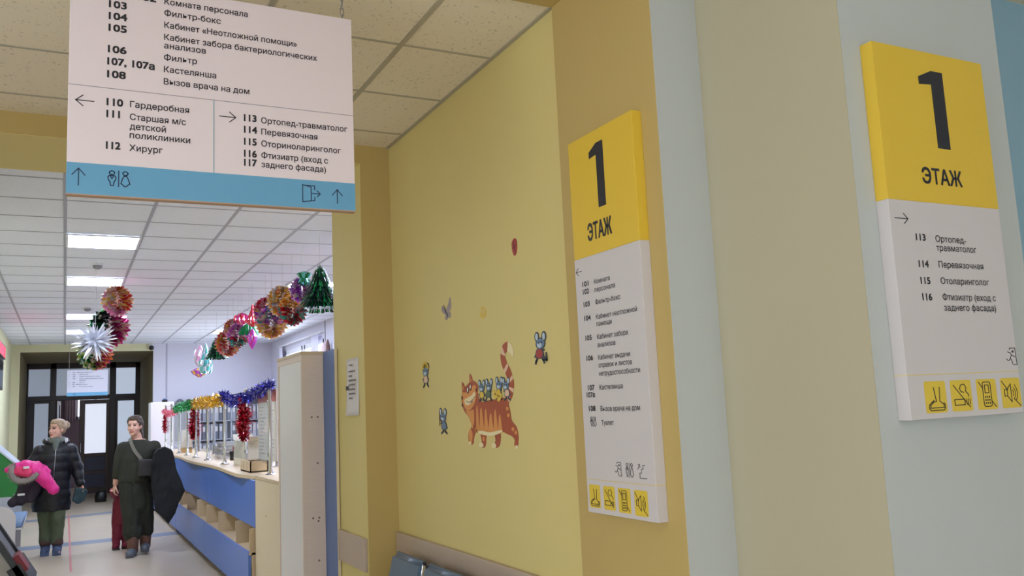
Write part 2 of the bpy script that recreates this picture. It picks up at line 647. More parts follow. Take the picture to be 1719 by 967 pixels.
# hall
struct(MB().box(-1.07, -.95, 5.56, 19.4, 0, CZ).build('wall_hall_left', M_CRM))
b = MB()
b.box(4.0, 4.12, 5.56, 15.0, 0, CZ).box(4.0, 4.12, 17.95, 19.4, 0, CZ).box(4.0, 4.12, 15.0, 17.95, 0, 1.0).box(4.0, 4.12, 15.0, 17.95, 2.92, CZ)
struct(b.build('wall_hall_right', M_HALL))
b = MB()
b.box(-1.07, -.80, 19.4, 23.1, 0, CZ).box(-.80, 1.6, 19.4, 23.1, 3.07, CZ).box(1.6, 1.72, 19.4, 23.1, 0, CZ)
struct(b.build('wall_recess', M_OLV))
b = MB()
b.box(-.95, -.80, 19.388, 19.4, 0, CZ).box(-.80, 1.6, 19.388, 19.4, 3.07, CZ)
struct(b.build('trim_7', M_CRM))
struct(MB().box(1.6, 4.12, 19.385, 19.5, 0, CZ).build('wall_hall_far', M_HALL))
struct(MB().box(1.85, 1.875, 19.375, 19.386, 0, CZ).build('trim_8', mat('grey_conduit', (170, 170, 186), .5)))
# vestibule beyond the dark doors
b = MB()
b.box(-1.1, 2.0, 26.0, 26.1, 0, CZ).box(-1.1, -1.0, 23.2, 26.0, 0, CZ).box(1.9, 2.0, 23.2, 26.0, 0, CZ)
struct(b.build('wall_vestibule', mat('mauve_wall_paint', (150, 130, 140), .8)))
struct(MB().box(-1.1, 2.0, 23.1, 26.1, CZ, CZ + .1).build('ceiling_vestibule', M_CEILF))

# bumper boards on the walls
struct(MB().rbox(1.534, 1.553, 4.945, 5.52, .715, .9, .003).build('trim_9', M_TRIM))
struct(MB().rbox(1.715, 1.74, 2.86, 4.92, .745, .925, .003).build('trim_10', M_TRIM))
struct(MB().box(1.725, 1.74, 2.83, 4.93, 0, .08).build('baseboard_right', M_TRIM))

# ------------------------------------------------------------------ ceiling lamps, detectors
M_GLOW = mat('lamp_diffuser', (216, 228, 255), 0.5, emit=PANEL_GLOW)
M_GLOWL = mat('lobby_lamp_diffuser', (255, 246, 232), 0.5, emit=LOBBY_GLOW)


def ceiling_lamp(x, y, label, glow, group):
    t = thing('ceiling_light', label, 'ceiling light', (x, y, CZ - .012), 0, group)
    fr = MB()
    for x0, x1, y0, y1 in ((-.295, .295, -.295, -.275), (-.295, .295, .275, .295), (-.295, -.275, -.275, .275), (.275, .295, -.275, .275)):
        fr.box(x0, x1, y0, y1, -.004, .008)
    fr.build('frame', M_WHITE, t)
    MB().box(-.277, .277, -.277, .277, 0, .006).build('diffuser', glow, t)
    return t


lamp = ceiling_lamp(.27, 8.34, 'square ceiling panel lamp of the hall, nearest of the left row in view', M_GLOW, 'left row of hall lamps')
for y, lab in ((10.74, 'square ceiling panel lamp of the hall, second of the left row'),
               (14.34, 'square ceiling panel lamp of the hall, third in the left row, behind the foil balls'),
               (16.74, 'square ceiling panel lamp of the hall, last of the left row before the dark doors')):
    c = copy_tree(lamp)
    c.location = (.27, y, CZ - .012)
    c['label'] = lab
for y, lab in ((10.74, 'ceiling panel lamp above the reception, behind the big dark green foil tree'),
               (14.34, 'ceiling panel lamp above the reception, behind the middle foil balls'),
               (16.74, 'ceiling panel lamp above the reception, beside the magenta foil drop'),
               (8.34, 'ceiling panel lamp above the reception, hidden behind the yellow jamb'),
              (5.94, 'added ceiling panel lamp brightening the near hall, unseen behind the ochre stub wall')):  # extra lamp added out of sight to lift the hall ceiling
    c = copy_tree(lamp)
    c.location = (2.70, y, CZ - .012)
    c['label'] = lab
    c['group'] = 'right row of hall lamps'
for x, y in ((0.3, -.4), (0.3, -2.6), (2.6, -1.0)):
    ceiling_lamp(x, y, 'square ceiling panel lamp of the lobby behind the viewer', M_GLOWL, 'lobby lamps')

M_DET = mat('detector_grey', (150, 150, 160), 0.5)


def detector(x, y, label):
    t = thing('smoke_detector', label, 'smoke detector', (x, y, CZ), 0, 'ceiling detectors')
    MB().lathe((0, 0, 0), [(.06, 0), (.06, -.012), (.05, -.018)]).build('base', M_WHITE, t, True, 40)
    MB().lathe((0, 0, -.018), [(.045, 0), (.043, -.02), (.03, -.034), (.01, -.038)]).build('sensor_head', M_DET, t, True, 40)


detector(.262, 9.57, 'small round smoke detector on the hall ceiling between first and second left lamps')
detector(.246, 13.23, 'small round smoke detector on the hall ceiling just before the third left lamp')
cm = thing('security_camera', 'small dark dome camera above the recess, right end of the cream band', 'camera', (1.56, 19.36, 3.15))
MB().box(-.05, .05, -.02, .028, 0, .05).build('mount', M_WHITE, cm)
MB().ball((0, -.03, -.02), .05).build('dome', M_BLACK, cm, True)


# ------------------------------------------------------------------ signs
def arrow(mb, x0, y0, x1, y1, head, w, off):
    d = Vector((x1 - x0, y1 - y0))
    L = d.length
    d.normalize()
    s = Vector((-d.y, d.x))
    mb.ribbon([(x0, y0), (x1, y1)], w, off)
    a = Vector((x1, y1)) - d * head + s * head * .85
    b = Vector((x1, y1)) - d * head - s * head * .85
    mb.ribbon([tuple(a), (x1, y1), tuple(b)], w, off)


def S(pts, u, v, su, sv=None):
    sv = su if sv is None else sv
    return [(u + x * su, v + y * sv) for x, y in pts]


def toilets(mb, u, v, w, h, t, off):
    """man | woman, box w x h from (u, v)"""
    P = lambda pts: S(pts, u, v, w, h)
    mb.ribbon(P(circle(.2, .86, .12, 14, ry=.12)), t, off, True)
    mb.ribbon(P([(.08, .68), (.32, .68), (.38, .58), (.36, .42), (.3, .3), (.27, .05), (.14, .05), (.11, .3), (.04, .42), (.02, .58)]), t, off, True)
    mb.ribbon(P([(.12, .66), (.2, .48), (.28, .66)]), t, off)
    mb.ribbon(P([(.5, 0), (.5, 1)]), t, off)
    mb.ribbon(P(circle(.8, .86, .12, 14, ry=.12)), t, off, True)
    mb.ribbon(P([(.74, .68), (.86, .68), (.94, .48), (1.0, .2), (.9, .12), (.86, .04), (.74, .04), (.7, .12), (.6, .2), (.66, .48)]), t, off, True)


def exit_door(mb, u, v, w, h, t, off):
    P = lambda pts: S(pts, u, v, w, h)
    mb.ribbon(P([(.48, .08), (0, 0), (0, 1), (.48, .9)]), t, off)
    mb.ribbon(P([(.48, .08), (.48, .9)]), t, off)
    mb.ribbon(P([(.1, .98), (.68, .98), (.68, .74)]), t, off)
    mb.ribbon(P([(.48, .1), (.68, .1), (.68, .3)]), t, off)
    mb.ribbon(P([(.55, .52), (1, .52)]), t, off)
    mb.ribbon(P([(.82, .7), (1, .52), (.82, .34)]), t, off)


def running_man(mb, u, v, w, h, t, off):
    P = lambda pts: S(pts, u, v, w, h)
    mb.ribbon(P([(.4, 1), (.9, 1), (.95, .05), (.62, .05)]), t, off)
    mb.ribbon(P([(.4, 1), (.4, .9)]), t, off)
    mb.flat(P(circle(.66, .8, .09, 12, ry=.07)), off)
    mb.ribbon(P([(.2, .78), (.46, .72), (.5, .6), (.38, .42), (.5, .28), (.55, .08)]), t, off)
    mb.ribbon(P([(.5, .6), (.66, .56), (.84, .48)]), t, off)
    mb.ribbon(P([(.38, .42), (.26, .3), (.14, .3), (.02, .38)]), t, off)


def stairs(mb, u, v, w, h, t, off):
    P = lambda pts: S(pts, u, v, w, h)
    mb.ribbon(P([(.85, .9), (.62, .9), (.62, .64), (.42, .64), (.42, .38), (.2, .38), (.2, .04), (1, .04)]), t, off)
    mb.ribbon(P([(0, .62), (.22, .96)]), t, off)
    mb.ribbon(P([(.02, .94), (.22, .96), (.26, .74)]), t, off)


def shoe_icon(mb, P, t, off):
    mb.ribbon(P([(.42, .8), (.5, .36), (.36, .34), (.22, .24), (.2, .16), (.84, .16), (.84, .26), (.7, .34), (.66, .36), (.7, .8)]), t, off)
    mb.ribbon(P([(.4, .4), (.16, .26), (.14, .14), (.22, .08), (.84, .08), (.9, .16), (.9, .26), (.84, .3)]), t, off)


def smoke_icon(mb, P, t, off):
    mb.ribbon(P([(.14, .84), (.86, .12)]), t, off)
    mb.ribbon(P([(.14, .2), (.62, .2), (.62, .38), (.14, .38)]), t, off, True)
    for x in (.72, .8, .88):
        mb.ribbon(P([(x, .2), (x, .38)]), t * .8, off)
    mb.ribbon(P([(.62, .6), (.5, .62), (.42, .72), (.5, .84), (.66, .86), (.74, .76), (.7, .64), (.82, .54), (.84, .46)]), t, off)


def phone_icon(mb, P, t, off):
    mb.ribbon(P(rrect(.3, .1, .7, .9, .08, 3)), t, off, True)
    mb.ribbon(P([(.4, .54), (.6, .54), (.6, .8), (.4, .8)]), t, off, True)
    for i in range(3):
        for j in range(3):
            mb.flat(P(rrect(.38 + i * .1, .18 + j * .1, .43 + i * .1, .24 + j * .1, .01, 1)), off)
    mb.ribbon(P([(.12, .9), (.28, .72)]), t, off)
    mb.ribbon(P([(.72, .26), (.9, .08)]), t, off)


def sound_icon(mb, P, t, off):
    mb.ribbon(P([(.16, .4), (.3, .4), (.5, .2), (.5, .8), (.3, .62), (.16, .62)]), t, off, True)
    mb.ribbon(P([(.3, .4), (.3, .62)]), t, off)
    for r in (.12, .22, .32):
        mb.ribbon(P(circle(.5, .5, r, 8, -50, 50, r * 1.1)), t * .8, off)
    mb.ribbon(P([(.06, .9), (.34, .6)]), t, off)
    mb.ribbon(P([(.62, .3), (.94, .06)]), t, off)


# the big directory hanging from the lobby ceiling
DW, DH, DT = .938, .736, .03
ds = thing('directory_sign', 'large white hanging directory board with blue bottom band, listing rooms up to 117', 'sign', (-.012, 3.0, 2.342))
MB().rbox(0, DW, 0, DT, 0, DH, .0015, 1).build('panel', M_SIGNH, ds)
MB().box(.0, DW, -.0006, .002, .003, .1045).build('blue_band', M_SIGNB, ds)
MB().box(0, DW, -.0007, .001, .3605, .3625).build('divider_line', M_LINE, ds)
MB().box(.444, .4465, -.0007, .001, .1045, .3605).build('column_line', M_TEAL, ds)
MB().box(0, DW, -.0004, DT + .0004, -.0012, .0032).build('wooden_edge', mat('sign_edge_wood', (186, 152, 126), .6), ds)
ROWS0 = [("101, 102", .116, .683, .142, 1), ("103", .115, .641, .052, 1), ("104", .115, .600, .054, 1), ("105", .115, .559, .053, 1), ("106", .114, .485, .054, 1),
         ("107, 107а", .113, .443, .142, 1), ("108", .113, .399, .054, 1),
         ("Комната персонала", .285, .681, .275, 0), ("Фильтр-бокс", .285, .640, .183, 0), ("Кабинет «Неотложной помощи»", .285, .597, .447, 0),
         ("Кабинет забора бактериологических", .285, .554, .520, 0), ("анализов", .285, .524, .134, 0), ("Фильтр", .285, .482, .105, 0),
         ("Кастелянша", .285, .440, .168, 0), ("Вызов врача на дом", .285, .397, .279, 0)]
ROWS1 = [("110", .113, .304, .047, 1), ("Гардеробная", .182, .305, .183, 0), ("111", .113, .264, .038, 1), ("Старшая м/с", .182, .262, .173, 0), ("детской", .182, .230, .110, 0),
         ("поликлиники", .182, .200, .187, 0), ("112", .113, .158, .041, 1), ("Хирург", .182, .157, .100, 0),
         ("113", .546, .299, .041, 1), ("Ортопед-травматолог", .604, .297, .309, 0), ("114", .546, .257, .043, 1), ("Перевязочная", .604, .256, .198, 0),
         ("115", .546, .214, .041, 1), ("Оториноларинголог", .604, .213, .283, 0), ("116", .546, .171, .041, 1), ("Фтизиатр (вход с", .604, .171, .235, 0),
         ("117", .546, .139, .041, 1), ("заднего фасада)", .604, .138, .227, 0)]
mb = MB()
for t, u, v, w, bold in ROWS0 + ROWS1:
    text_into(mb, t, u, v, w, .0235 if bold else .0205, .0008, .05 if bold else .018)
mb.build('lettering', M_INK, ds)
for args in ((.075, .311, .022, .311), (.464, .307, .518, .307), (.075, .70, .03, .70)):
    mb = MB()
    arrow(mb, *args, .021, .003, .0008)
    mb.build('arrow', M_INK, ds)
for args in ((.0345, .03, .0345, .086), (.871, .026, .871, .077)):
    mb = MB()
    arrow(mb, *args, .022, .003, .0014)
    mb.build('band_arrow', M_NAVY, ds)
mb = MB()
toilets(mb, .118, .034, .066, .052, .003, .0014)
mb.build('toilet_pictogram', M_NAVY, ds)
mb = MB()
exit_door(mb, .746, .024, .063, .062, .003, .0014)
mb.build('exit_pictogram', M_NAVY, ds)
for x in (.03, .907):
    ch = MB()
    ch.tube([(x, .015, DH), (x, .015, DH + .02)], .003)
    z = DH + .016
    k = 0
    while z < CZ - 2.342 - .012:
        zt = min(z + .034, CZ - 2.342)
        pts = []
        for i in range(13):
            a = 2 * math.pi * i / 12
            q = (.007 * math.cos(a), (zt - z) / 2 * math.sin(a))
            pts.append((x + (q[0] if k % 2 == 0 else 0), .015 + (0 if k % 2 == 0 else q[0]), (z + zt) / 2 + q[1]))
        ch.tube(pts, .0018, 6)
        z = zt - .006
        k += 1
    ch.build('chain', M_STEEL, ds, True)

# the smaller board farther down the hall
hs = thing('hanging_room_sign', 'small grey white hanging board with blue lower edge in front of dark doors', 'sign', (.02, 18.5, 2.165))
MB().rbox(0, .70, 0, .025, 0, .488, .001, 1).build('panel', mat('far_sign_white', (206, 204, 216), .5), hs)
MB().box(0, .70, -.002, .002, .0, .066).build('blue_band', M_SIGNB, hs)
mb = MB()
for t, u, v, w, bold in ROWS0:
    text_into(mb, t, .012 + u * .70, .445 - (.690 - v) * .95, w * .80, .015, .003, .05 if bold else .02)
for i, v in enumerate((.683, .640, .597, .554, .482, .440, .397)):
    vv = .445 - (.690 - v) * .95
    arrow(mb, .05, vv + .007, .025, vv + .007, .01, .002, .003)
mb.build('lettering', mat('far_sign_ink', (84, 90, 116), .6), hs)
mb = MB()
toilets(mb, .11, .018, .04, .03, .002, .004)
mb.build('toilet_pictogram', M_NAVY, hs)
for x in (.03, .67):
    MB().cyl((x, .012, .488), (x, .012, CZ - 2.165), .003, 6).build('cable', M_STEEL, hs)


def floor_sign(name, label, loc, rz, Wd, H, T, ysplit, k, rows, one, etazh, arr, goldv, tiles, icons):
    """wall panel: yellow head with a big 1, white body, four pictogram tiles"""
    t = thing(name, label, 'sign', loc, rz)
    MB().rbox(0, Wd, 0, T, 0, ysplit, .001, 1).build('panel', M_SIGNW, t)
    MB().rbox(0, Wd, 0, T, ysplit, H, .001, 1).build('yellow_head', M_SIGNY, t)
    mb = MB()
    mb.flat(one, .0007)
    text_into(mb, "ЭТАЖ", *etazh, .0008, .03)
    for tx, u, v, w in rows:
        b = tx[0].isdigit()
        text_into(mb, tx, u, v, w, (.0175 if b else .0168) * k, .0008, .045 if b else .012)
    mb.build('lettering', M_INK, t)
    mb = MB()
    arrow(mb, *arr, .016 * k, .0022 * k, .0008)
    mb.build('arrow', M_INK, t)
    MB().box(-.0006, Wd + .0006, -.0006, T, goldv - .0012, goldv + .0012).build('gold_line', M_GOLDL, t)
    for (u0, v0, u1, v1), fn, nm in zip(tiles, (shoe_icon, smoke_icon, phone_icon, sound_icon), ('shoe_cover', 'no_smoking', 'no_phone', 'no_noise')):
        tl = MB().flat(rrect(u0, v0, u1, v1, .006 * k), .0007).build('pictogram_tile', M_TILEY, t)
        ic = MB()
        fn(ic, lambda pts: S(pts, u0, v0, u1 - u0, v1 - v0), .0022 * k, .0015)
        ic.build(nm + '_symbol', M_INK, tl)
    for fn, nm, (u, v, w, h) in icons:
        ic = MB()
        fn(ic, u, v, w, h, .0020 * k, .0008)
        ic.build(nm, M_INK, t)
    return t


R1 = [("101", .048, .799, .040), ("Комната", .126, .798, .100), ("102", .048, .771, .040), ("персонала", .126, .769, .129), ("103", .048, .725, .040),
      ("Фильтр-бокс", .126, .725, .156), ("104", .048, .675, .041), ("Кабинет неотложной", .125, .673, .248), ("помощи", .125, .648, .096), ("105", .047, .604, .041),
      ("Кабинет забора", .124, .602, .189), ("анализов", .124, .574, .112), ("106", .046, .532, .043), ("Кабинет выдачи", .123, .530, .193), ("справок и листов", .123, .503, .203),
      ("нетрудоспособности", .123, .474, .245), ("107", .045, .427, .042), ("Кастелянша", .121, .426, .143), ("107а", .034, .402, .053), ("108", .044, .354, .042),
      ("Вызов врача на дом", .119, .352, .235), ("Туалет", .120, .304, .076)]
ONE = [(0, .80), (0, .90), (.52, 1), (.98, 1), (.98, 0), (.48, 0), (.48, .82)]
floor_sign('floor_sign', 'tall yellow and white floor board with left arrow on the ochre pilaster', (1.66, 2.70, 1.232), -math.pi / 2, .412, 1.345, .04, .903, 1.0,
           R1, S(ONE, .139, 1.063, .094, .234), (.104, .957, .152, .058), (.046, .857, .008, .857), .115,
           [(.014, .018, .084, .097), (.106, .017, .176, .097), (.196, .015, .268, .096), (.290, .013, .364, .095)],
           [(toilets, 'toilet_pictogram', (.048, .299, .038, .034)), (running_man, 'exit_pictogram', (.184, .133, .042, .047)), (toilets, 'restroom_pictogram', (.250, .133, .044, .047)),
            (stairs, 'stairs_pictogram', (.320, .132, .047, .048))])
K2 = 1.0453
R2 = [("113", .091, .462, .036), ("Ортопед-", .167, .461, .123), ("травматолог", .166, .437, .163), ("114", .091, .391, .037), ("Перевязочная", .168, .392, .183), ("115", .091, .347, .036),
      ("Отоларинголог", .169, .348, .198), ("116", .091, .304, .036), ("Фтизиатр (вход с", .169, .305, .219), ("заднего фасада)", .170, .277, .214)]
k = K2
floor_sign('floor_sign', 'yellow and white floor board with right arrow on the pale pier', (1.963, 1.568, 1.5315), 0, .450 * k, .995 * k, .04, .567 * k, k,
           [(t, u * k, v * k, w * k) for t, u, v, w in R2], S(ONE, .171 * k, .722 * k, .103 * k, .220 * k), (.143 * k, .620 * k, .160 * k, .041 * k),
           (.018 * k, .5175 * k, .068 * k, .5175 * k), .1125 * k,
           [(.059 * k, .0145 * k, .140 * k, .095 * k), (.159 * k, .0145 * k, .241 * k, .095 * k), (.263 * k, .0145 * k, .344 * k, .095 * k), (.364 * k, .0145 * k, .446 * k, .095 * k)],
           [(running_man, 'exit_pictogram', (.403 * k, .128 * k, .046 * k, .048 * k))])

# paper notice on the jamb
nt_ = thing('paper_notice', 'small white printed paper notice taped to the yellow jamb beside blue panel', 'notice', (1.553, 5.285, 1.60), -math.pi / 2)
vs, fs = [], []
for i in range(9):
    for j in range(7):
        u, v = .245 * j / 6, .345 * i / 8
        vs.append((u, -.002 - .014 * (1 - i / 8) ** 3 * (.5 + .5 * math.cos(3 * (j / 6 - .3))), v))
for i in range(8):
    for j in range(6):
        a = i * 7 + j
        fs.append((a, a + 1, a + 8, a + 7))
p = MB().add(vs, fs).build('sheet', M_PAPER, nt_, True)
sm = p.modifiers.new('s', 'SOLIDIFY')
sm.thickness = .001
mb = MB()
for i, wd in enumerate((.05, .13, .07, .15, .13, .12, .13, .07)):
    v = .30 - i * .027 - (.012 if i else 0)
    u = .085 if i == 0 else .07
    x = u
    random.seed(i)
    while x < u + wd:
        l = random.uniform(.012, .03)
        mb.flat([(x, v), (x + l, v), (x + l, v + .010), (x, v + .010)], .012)
        x += l + .006
mb.build('print', mat('notice_ink', (120, 112, 116), .7), nt_)
MB().flat([(.012, .155), (.06, .155), (.06, .180), (.012, .180)], .013).build('dark_stamp', mat('stamp_ink', (70, 66, 70), .7), nt_)

# ------------------------------------------------------------------ wall stickers on the cat wall (u along the wall, v = height)
WX = 1.74


def decal(name, label, cat='wall sticker'):
    return thing(name, label, cat, (WX, 4.93, 0), -math.pi / 2)


C_RED = mat('sticker_red_brown', (172, 84, 52), .6, vary=.12, vscale=14)
C_ORG = mat('sticker_orange', (222, 150, 82), .6, vary=.1, vscale=14)
C_CRM = mat('sticker_cream', (238, 222, 176), .6)
C_PNK = mat('sticker_pale_pink', (232, 196, 166), .6)
C_BRN = mat('sticker_dark_brown', (92, 48, 40), .6)
C_BLU = mat('sticker_blue_grey', (108, 132, 160), .6)
C_LBL = mat('sticker_light_blue', (188, 204, 216), .6)
C_DBL = mat('sticker_outline', (58, 66, 82), .6)
C_YLW = mat('sticker_yellow', (224, 190, 72), .6)
C_RDD = mat('sticker_crimson', (170, 62, 58), .6, vary=.15, vscale=40)
C_GRN = mat('sticker_green', (96, 116, 84), .6)
C_WHT = mat('sticker_white', (236, 234, 226), .6)

cat = decal('cat_sticker', 'large orange striped cat wall sticker carrying four mice along its back')
body = [(1.148, 1.734), (1.172, 1.712), (1.165, 1.69), (1.178, 1.655), (1.215, 1.640), (1.26, 1.643), (1.33, 1.648), (1.40, 1.650), (1.443, 1.652), (1.475, 1.636), (1.495, 1.595), (1.507, 1.553),
        (1.549, 1.524), (1.564, 1.485), (1.560, 1.463), (1.556, 1.445), (1.546, 1.432), (1.53, 1.434), (1.522, 1.45), (1.526, 1.470), (1.50, 1.485), (1.463, 1.492), (1.413, 1.502), (1.351, 1.490),
        (1.273, 1.484), (1.187, 1.490), (1.150, 1.506), (1.120, 1.494), (1.100, 1.470), (1.092, 1.448), (1.068, 1.438), (1.044, 1.446), (1.037, 1.470), (1.044, 1.500), (1.078, 1.524), (1.070, 1.550), (1.045, 1.575), (.998, 1.602),
        (.974, 1.640), (.973, 1.668), (.984, 1.692), (1.02, 1.716), (1.075, 1.737), (1.12, 1.742)]
o = MB().flat(smooth_curve(body, 4, True), .002, 0, .0015).build('body', C_RED, cat)
# darker ears
for outer, inner in (([(.986, 1.690), (.980, 1.715), (.984, 1.743), (1.002, 1.737), (1.022, 1.713)], [(.990, 1.697), (.988, 1.728), (1.006, 1.715)]),
                     ([(1.074, 1.733), (1.076, 1.765), (1.085, 1.780), (1.104, 1.765), (1.116, 1.738)], [(1.085, 1.738), (1.086, 1.764), (1.100, 1.742)])):
    er = MB().flat(outer, .0021).build('ear', C_RED, cat)
    MB().flat(inner, .0026).build('inner_ear', C_ORG, er)
mb = MB()
mb.flat(smooth_curve([(.985, 1.690), (1.03, 1.690), (1.075, 1.700), (1.12, 1.722), (1.150, 1.712), (1.150, 1.68), (1.13, 1.640), (1.09, 1.612), (1.05, 1.602), (1.005, 1.620), (.982, 1.655)], 4, True), .0026)
# orange chest and stripes between the dark bars
mb.flat(smooth_curve([(1.02, 1.602), (1.07, 1.600), (1.11, 1.605), (1.115, 1.56), (1.10, 1.525), (1.085, 1.52), (1.068, 1.56)], 4, True), .0026)
for x, top, w in ((1.150, 1.61, .020), (1.195, 1.60, .026), (1.245, 1.595, .024), (1.295, 1.575, .026), (1.345, 1.59, .022), (1.39, 1.57, .020)):
    mb.flat(smooth_curve([(x - w * .3, top), (x + w * .3, top + .01), (x + w * .8, 1.54), (x + w, 1.502), (x - w, 1.500), (x - w * .7, 1.54)], 4, True), .0026)
mb.flat(smooth_curve([(1.046, 1.50), (1.068, 1.515), (1.088, 1.49), (1.075, 1.452), (1.052, 1.452)], 4, True), .0026)
mb.flat(smooth_curve([(1.12, 1.52), (1.14, 1.515), (1.135, 1.50), (1.118, 1.498)], 4, True), .0026)
mb.flat(smooth_curve([(1.20, 1.478), (1.222, 1.478), (1.222, 1.462), (1.205, 1.46)], 4, True), .0026)
for x, y in ((1.478, 1.575), (1.516, 1.515), (1.542, 1.50), (1.47, 1.605)):
    mb.flat(circle(x, y, .013, 10, ry=.009), .0026)
mb.build('orange_fur', C_ORG, cat)
mb = MB()
mb.flat(smooth_curve([(1.01, 1.655), (1.05, 1.664), (1.10, 1.676), (1.128, 1.690), (1.135, 1.668), (1.10, 1.640), (1.05, 1.628), (1.02, 1.632)], 4, True), .0031)
mb.flat(smooth_curve([(1.15, 1.502), (1.20, 1.506), (1.27, 1.500), (1.33, 1.504), (1.40, 1.510), (1.41, 1.503), (1.351, 1.490), (1.273, 1.484), (1.187, 1.490)], 4, True), .0031)
for x, y in ((1.056, 1.447), (1.546, 1.438)):
    mb.flat(circle(x, y, .016, 12, ry=.009), .0031)
mb.build('cream_fur', C_CRM, cat)
for pts in ([(1.178, 1.494), (1.237, 1.492), (1.236, 1.465), (1.228, 1.440), (1.205, 1.428), (1.162, 1.430), (1.160, 1.444), (1.188, 1.456)],
            [(1.335, 1.492), (1.388, 1.496), (1.386, 1.462), (1.372, 1.440), (1.340, 1.430), (1.298, 1.432), (1.297, 1.446), (1.334, 1.458)]):
    lg = MB().flat(smooth_curve(pts, 4, True), .0017).build('leg', C_RED, cat)
    x = pts[5][0]
    MB().flat(smooth_curve([(x - .002, 1.432), (x, 1.447), (x + .028, 1.452), (x + .044, 1.44), (x + .03, 1.429)], 4, True), .0027).build('paw', C_CRM, lg)
# tail with bands
tail = smooth_curve([(1.468, 1.645), (1.505, 1.675), (1.520, 1.712), (1.500, 1.755), (1.462, 1.800), (1.448, 1.835), (1.462, 1.866), (1.498, 1.876), (1.530, 1.862), (1.548, 1.835)], 6)
tw = [.026 - .006 * i / (len(tail) - 1) for i in range(len(tail))]
tm = MB()
for i in range(len(tail) - 1):
    a, b_ = Vector(tail[i] + (0,)), Vector(tail[i + 1] + (0,))
    d = (b_ - a).normalized()
    s = Vector((-d.y, d.x, 0))
    e = d * .004
    wa, wb = tw[i], tw[i + 1]
    if i > len(tail) - 8:
        kk = (len(tail) - 1 - i) / 7
        wa *= .35 + .65 * kk
        wb *= .35 + .65 * (len(tail) - 2 - i) / 7
    q = [a - e + s * wa, a - e - s * wa, b_ + e - s * wb, b_ + e + s * wb]
    band = [0, 0, 1, 1, 0, 0, 0, 0, 1, 1, 0, 0, 0, 0, 1, 1, 0, 0, 0, 0, 0, 1, 1, 0, 0, 0, 0, 0, 0, 0, 0, 0, 1, 1, 1, 1, 0, 0, 0, 0, 0, 0, 0, 2, 2, 2, 2, 2, 2, 2][i % 54 if i < 50 else 49]
    tm.prism([(p.x, p.y) for p in q], 'y', -.0024 - i * 2e-6, -.001, band)
tm.build('tail', [C_RED, C_PNK, C_CRM], cat)
mb = MB()
mb.ribbon([(1.030, 1.649), (1.05, 1.643), (1.08, 1.643), (1.105, 1.653), (1.135, 1.668)], .003, .0036)
mb.ribbon([(1.085, 1.645), (1.088, 1.637), (1.097, 1.647), (1.102, 1.640), (1.107, 1.653)], .002, .0036)
mb.ribbon(smooth_curve([(1.178, 1.655), (1.25, 1.643), (1.33, 1.648)], 4), .002, .0031)
for y in (1.665, 1.63):
    mb.flat(circle(.983, y, .010, 8), .0034)
mb.ribbon([(1.15, 1.70), (1.155, 1.695)], .012, .0034)
mb.build('face_marks', C_BRN, cat)
for x, y in ((1.054, 1.700), (1.086, 1.713)):
    MB().flat(circle(x, y, .014, 14, ry=.017), .0034).build('eyelid', C_BRN, cat)
    MB().flat(smooth_curve([(x - .004, y - .010), (x + .006, y + .002), (x + .004, y + .013), (x - .007, y + .004)], 4, True), .0042).build('eye', C_WHT, cat)


def mouse_shapes(u, v, s, pose, shirt):
    """returns (outline, blue, light, colour) cut-out meshes for a small mouse, feet at v"""
    ol, bl, lt, cl = MB(), MB(), MB(), MB()
    hx, hy = u + s * .0 + pose * s * .06, v + s * .66
    for ex, ey in ((-.15, .24), (.17, .22)):
        e = circle(hx + ex * s, hy + ey * s, .105 * s, 14, ry=.17 * s)
        ol.flat(e, .0032)
        lt.flat(circle(hx + ex * s, hy + ey * s, .062 * s, 12, ry=.12 * s), .0040)
    ol.flat(circle(hx, hy, .215 * s, 18, ry=.20 * s), .0034)
    bl.flat(circle(hx, hy, .18 * s, 18, ry=.165 * s), .0038)
    lt.flat(circle(hx - .04 * s, hy - .05 * s, .105 * s, 12, ry=.09 * s), .0044)
    ol.flat(circle(hx - .05 * s, hy + .03 * s, .03 * s, 8, ry=.045 * s), .0047)
    ol.flat(circle(hx + .06 * s, hy + .04 * s, .03 * s, 8, ry=.045 * s), .0047)
    ol.flat(smooth_curve([(u - .13 * s, v + .48 * s), (u + .13 * s, v + .48 * s), (u + .17 * s, v + .2 * s), (u - .17 * s, v + .2 * s)], 3, True), .0030)
    cl.flat(smooth_curve([(u - .10 * s, v + .46 * s), (u + .10 * s, v + .46 * s), (u + .13 * s, v + .22 * s), (u - .13 * s, v + .22 * s)], 3, True), .0036)
    for sg in (-1, 1):
        ol.ribbon([(u + sg * .07 * s, v + .22 * s), (u + sg * (.12 + .05 * pose) * s, v + .1 * s), (u + sg * .2 * s, v + .02 * s)], .075 * s, .0033)
        ol.ribbon([(u + sg * .1 * s, v + .42 * s), (u + sg * .22 * s, v + (.34 + .1 * pose * sg) * s)], .055 * s, .0033)
    for m_ in (ol, bl, lt, cl):
        m_.v = [(u + (a - u) * 1.5, b_, c) for a, b_, c in m_.v]
    return ol, bl, lt, cl


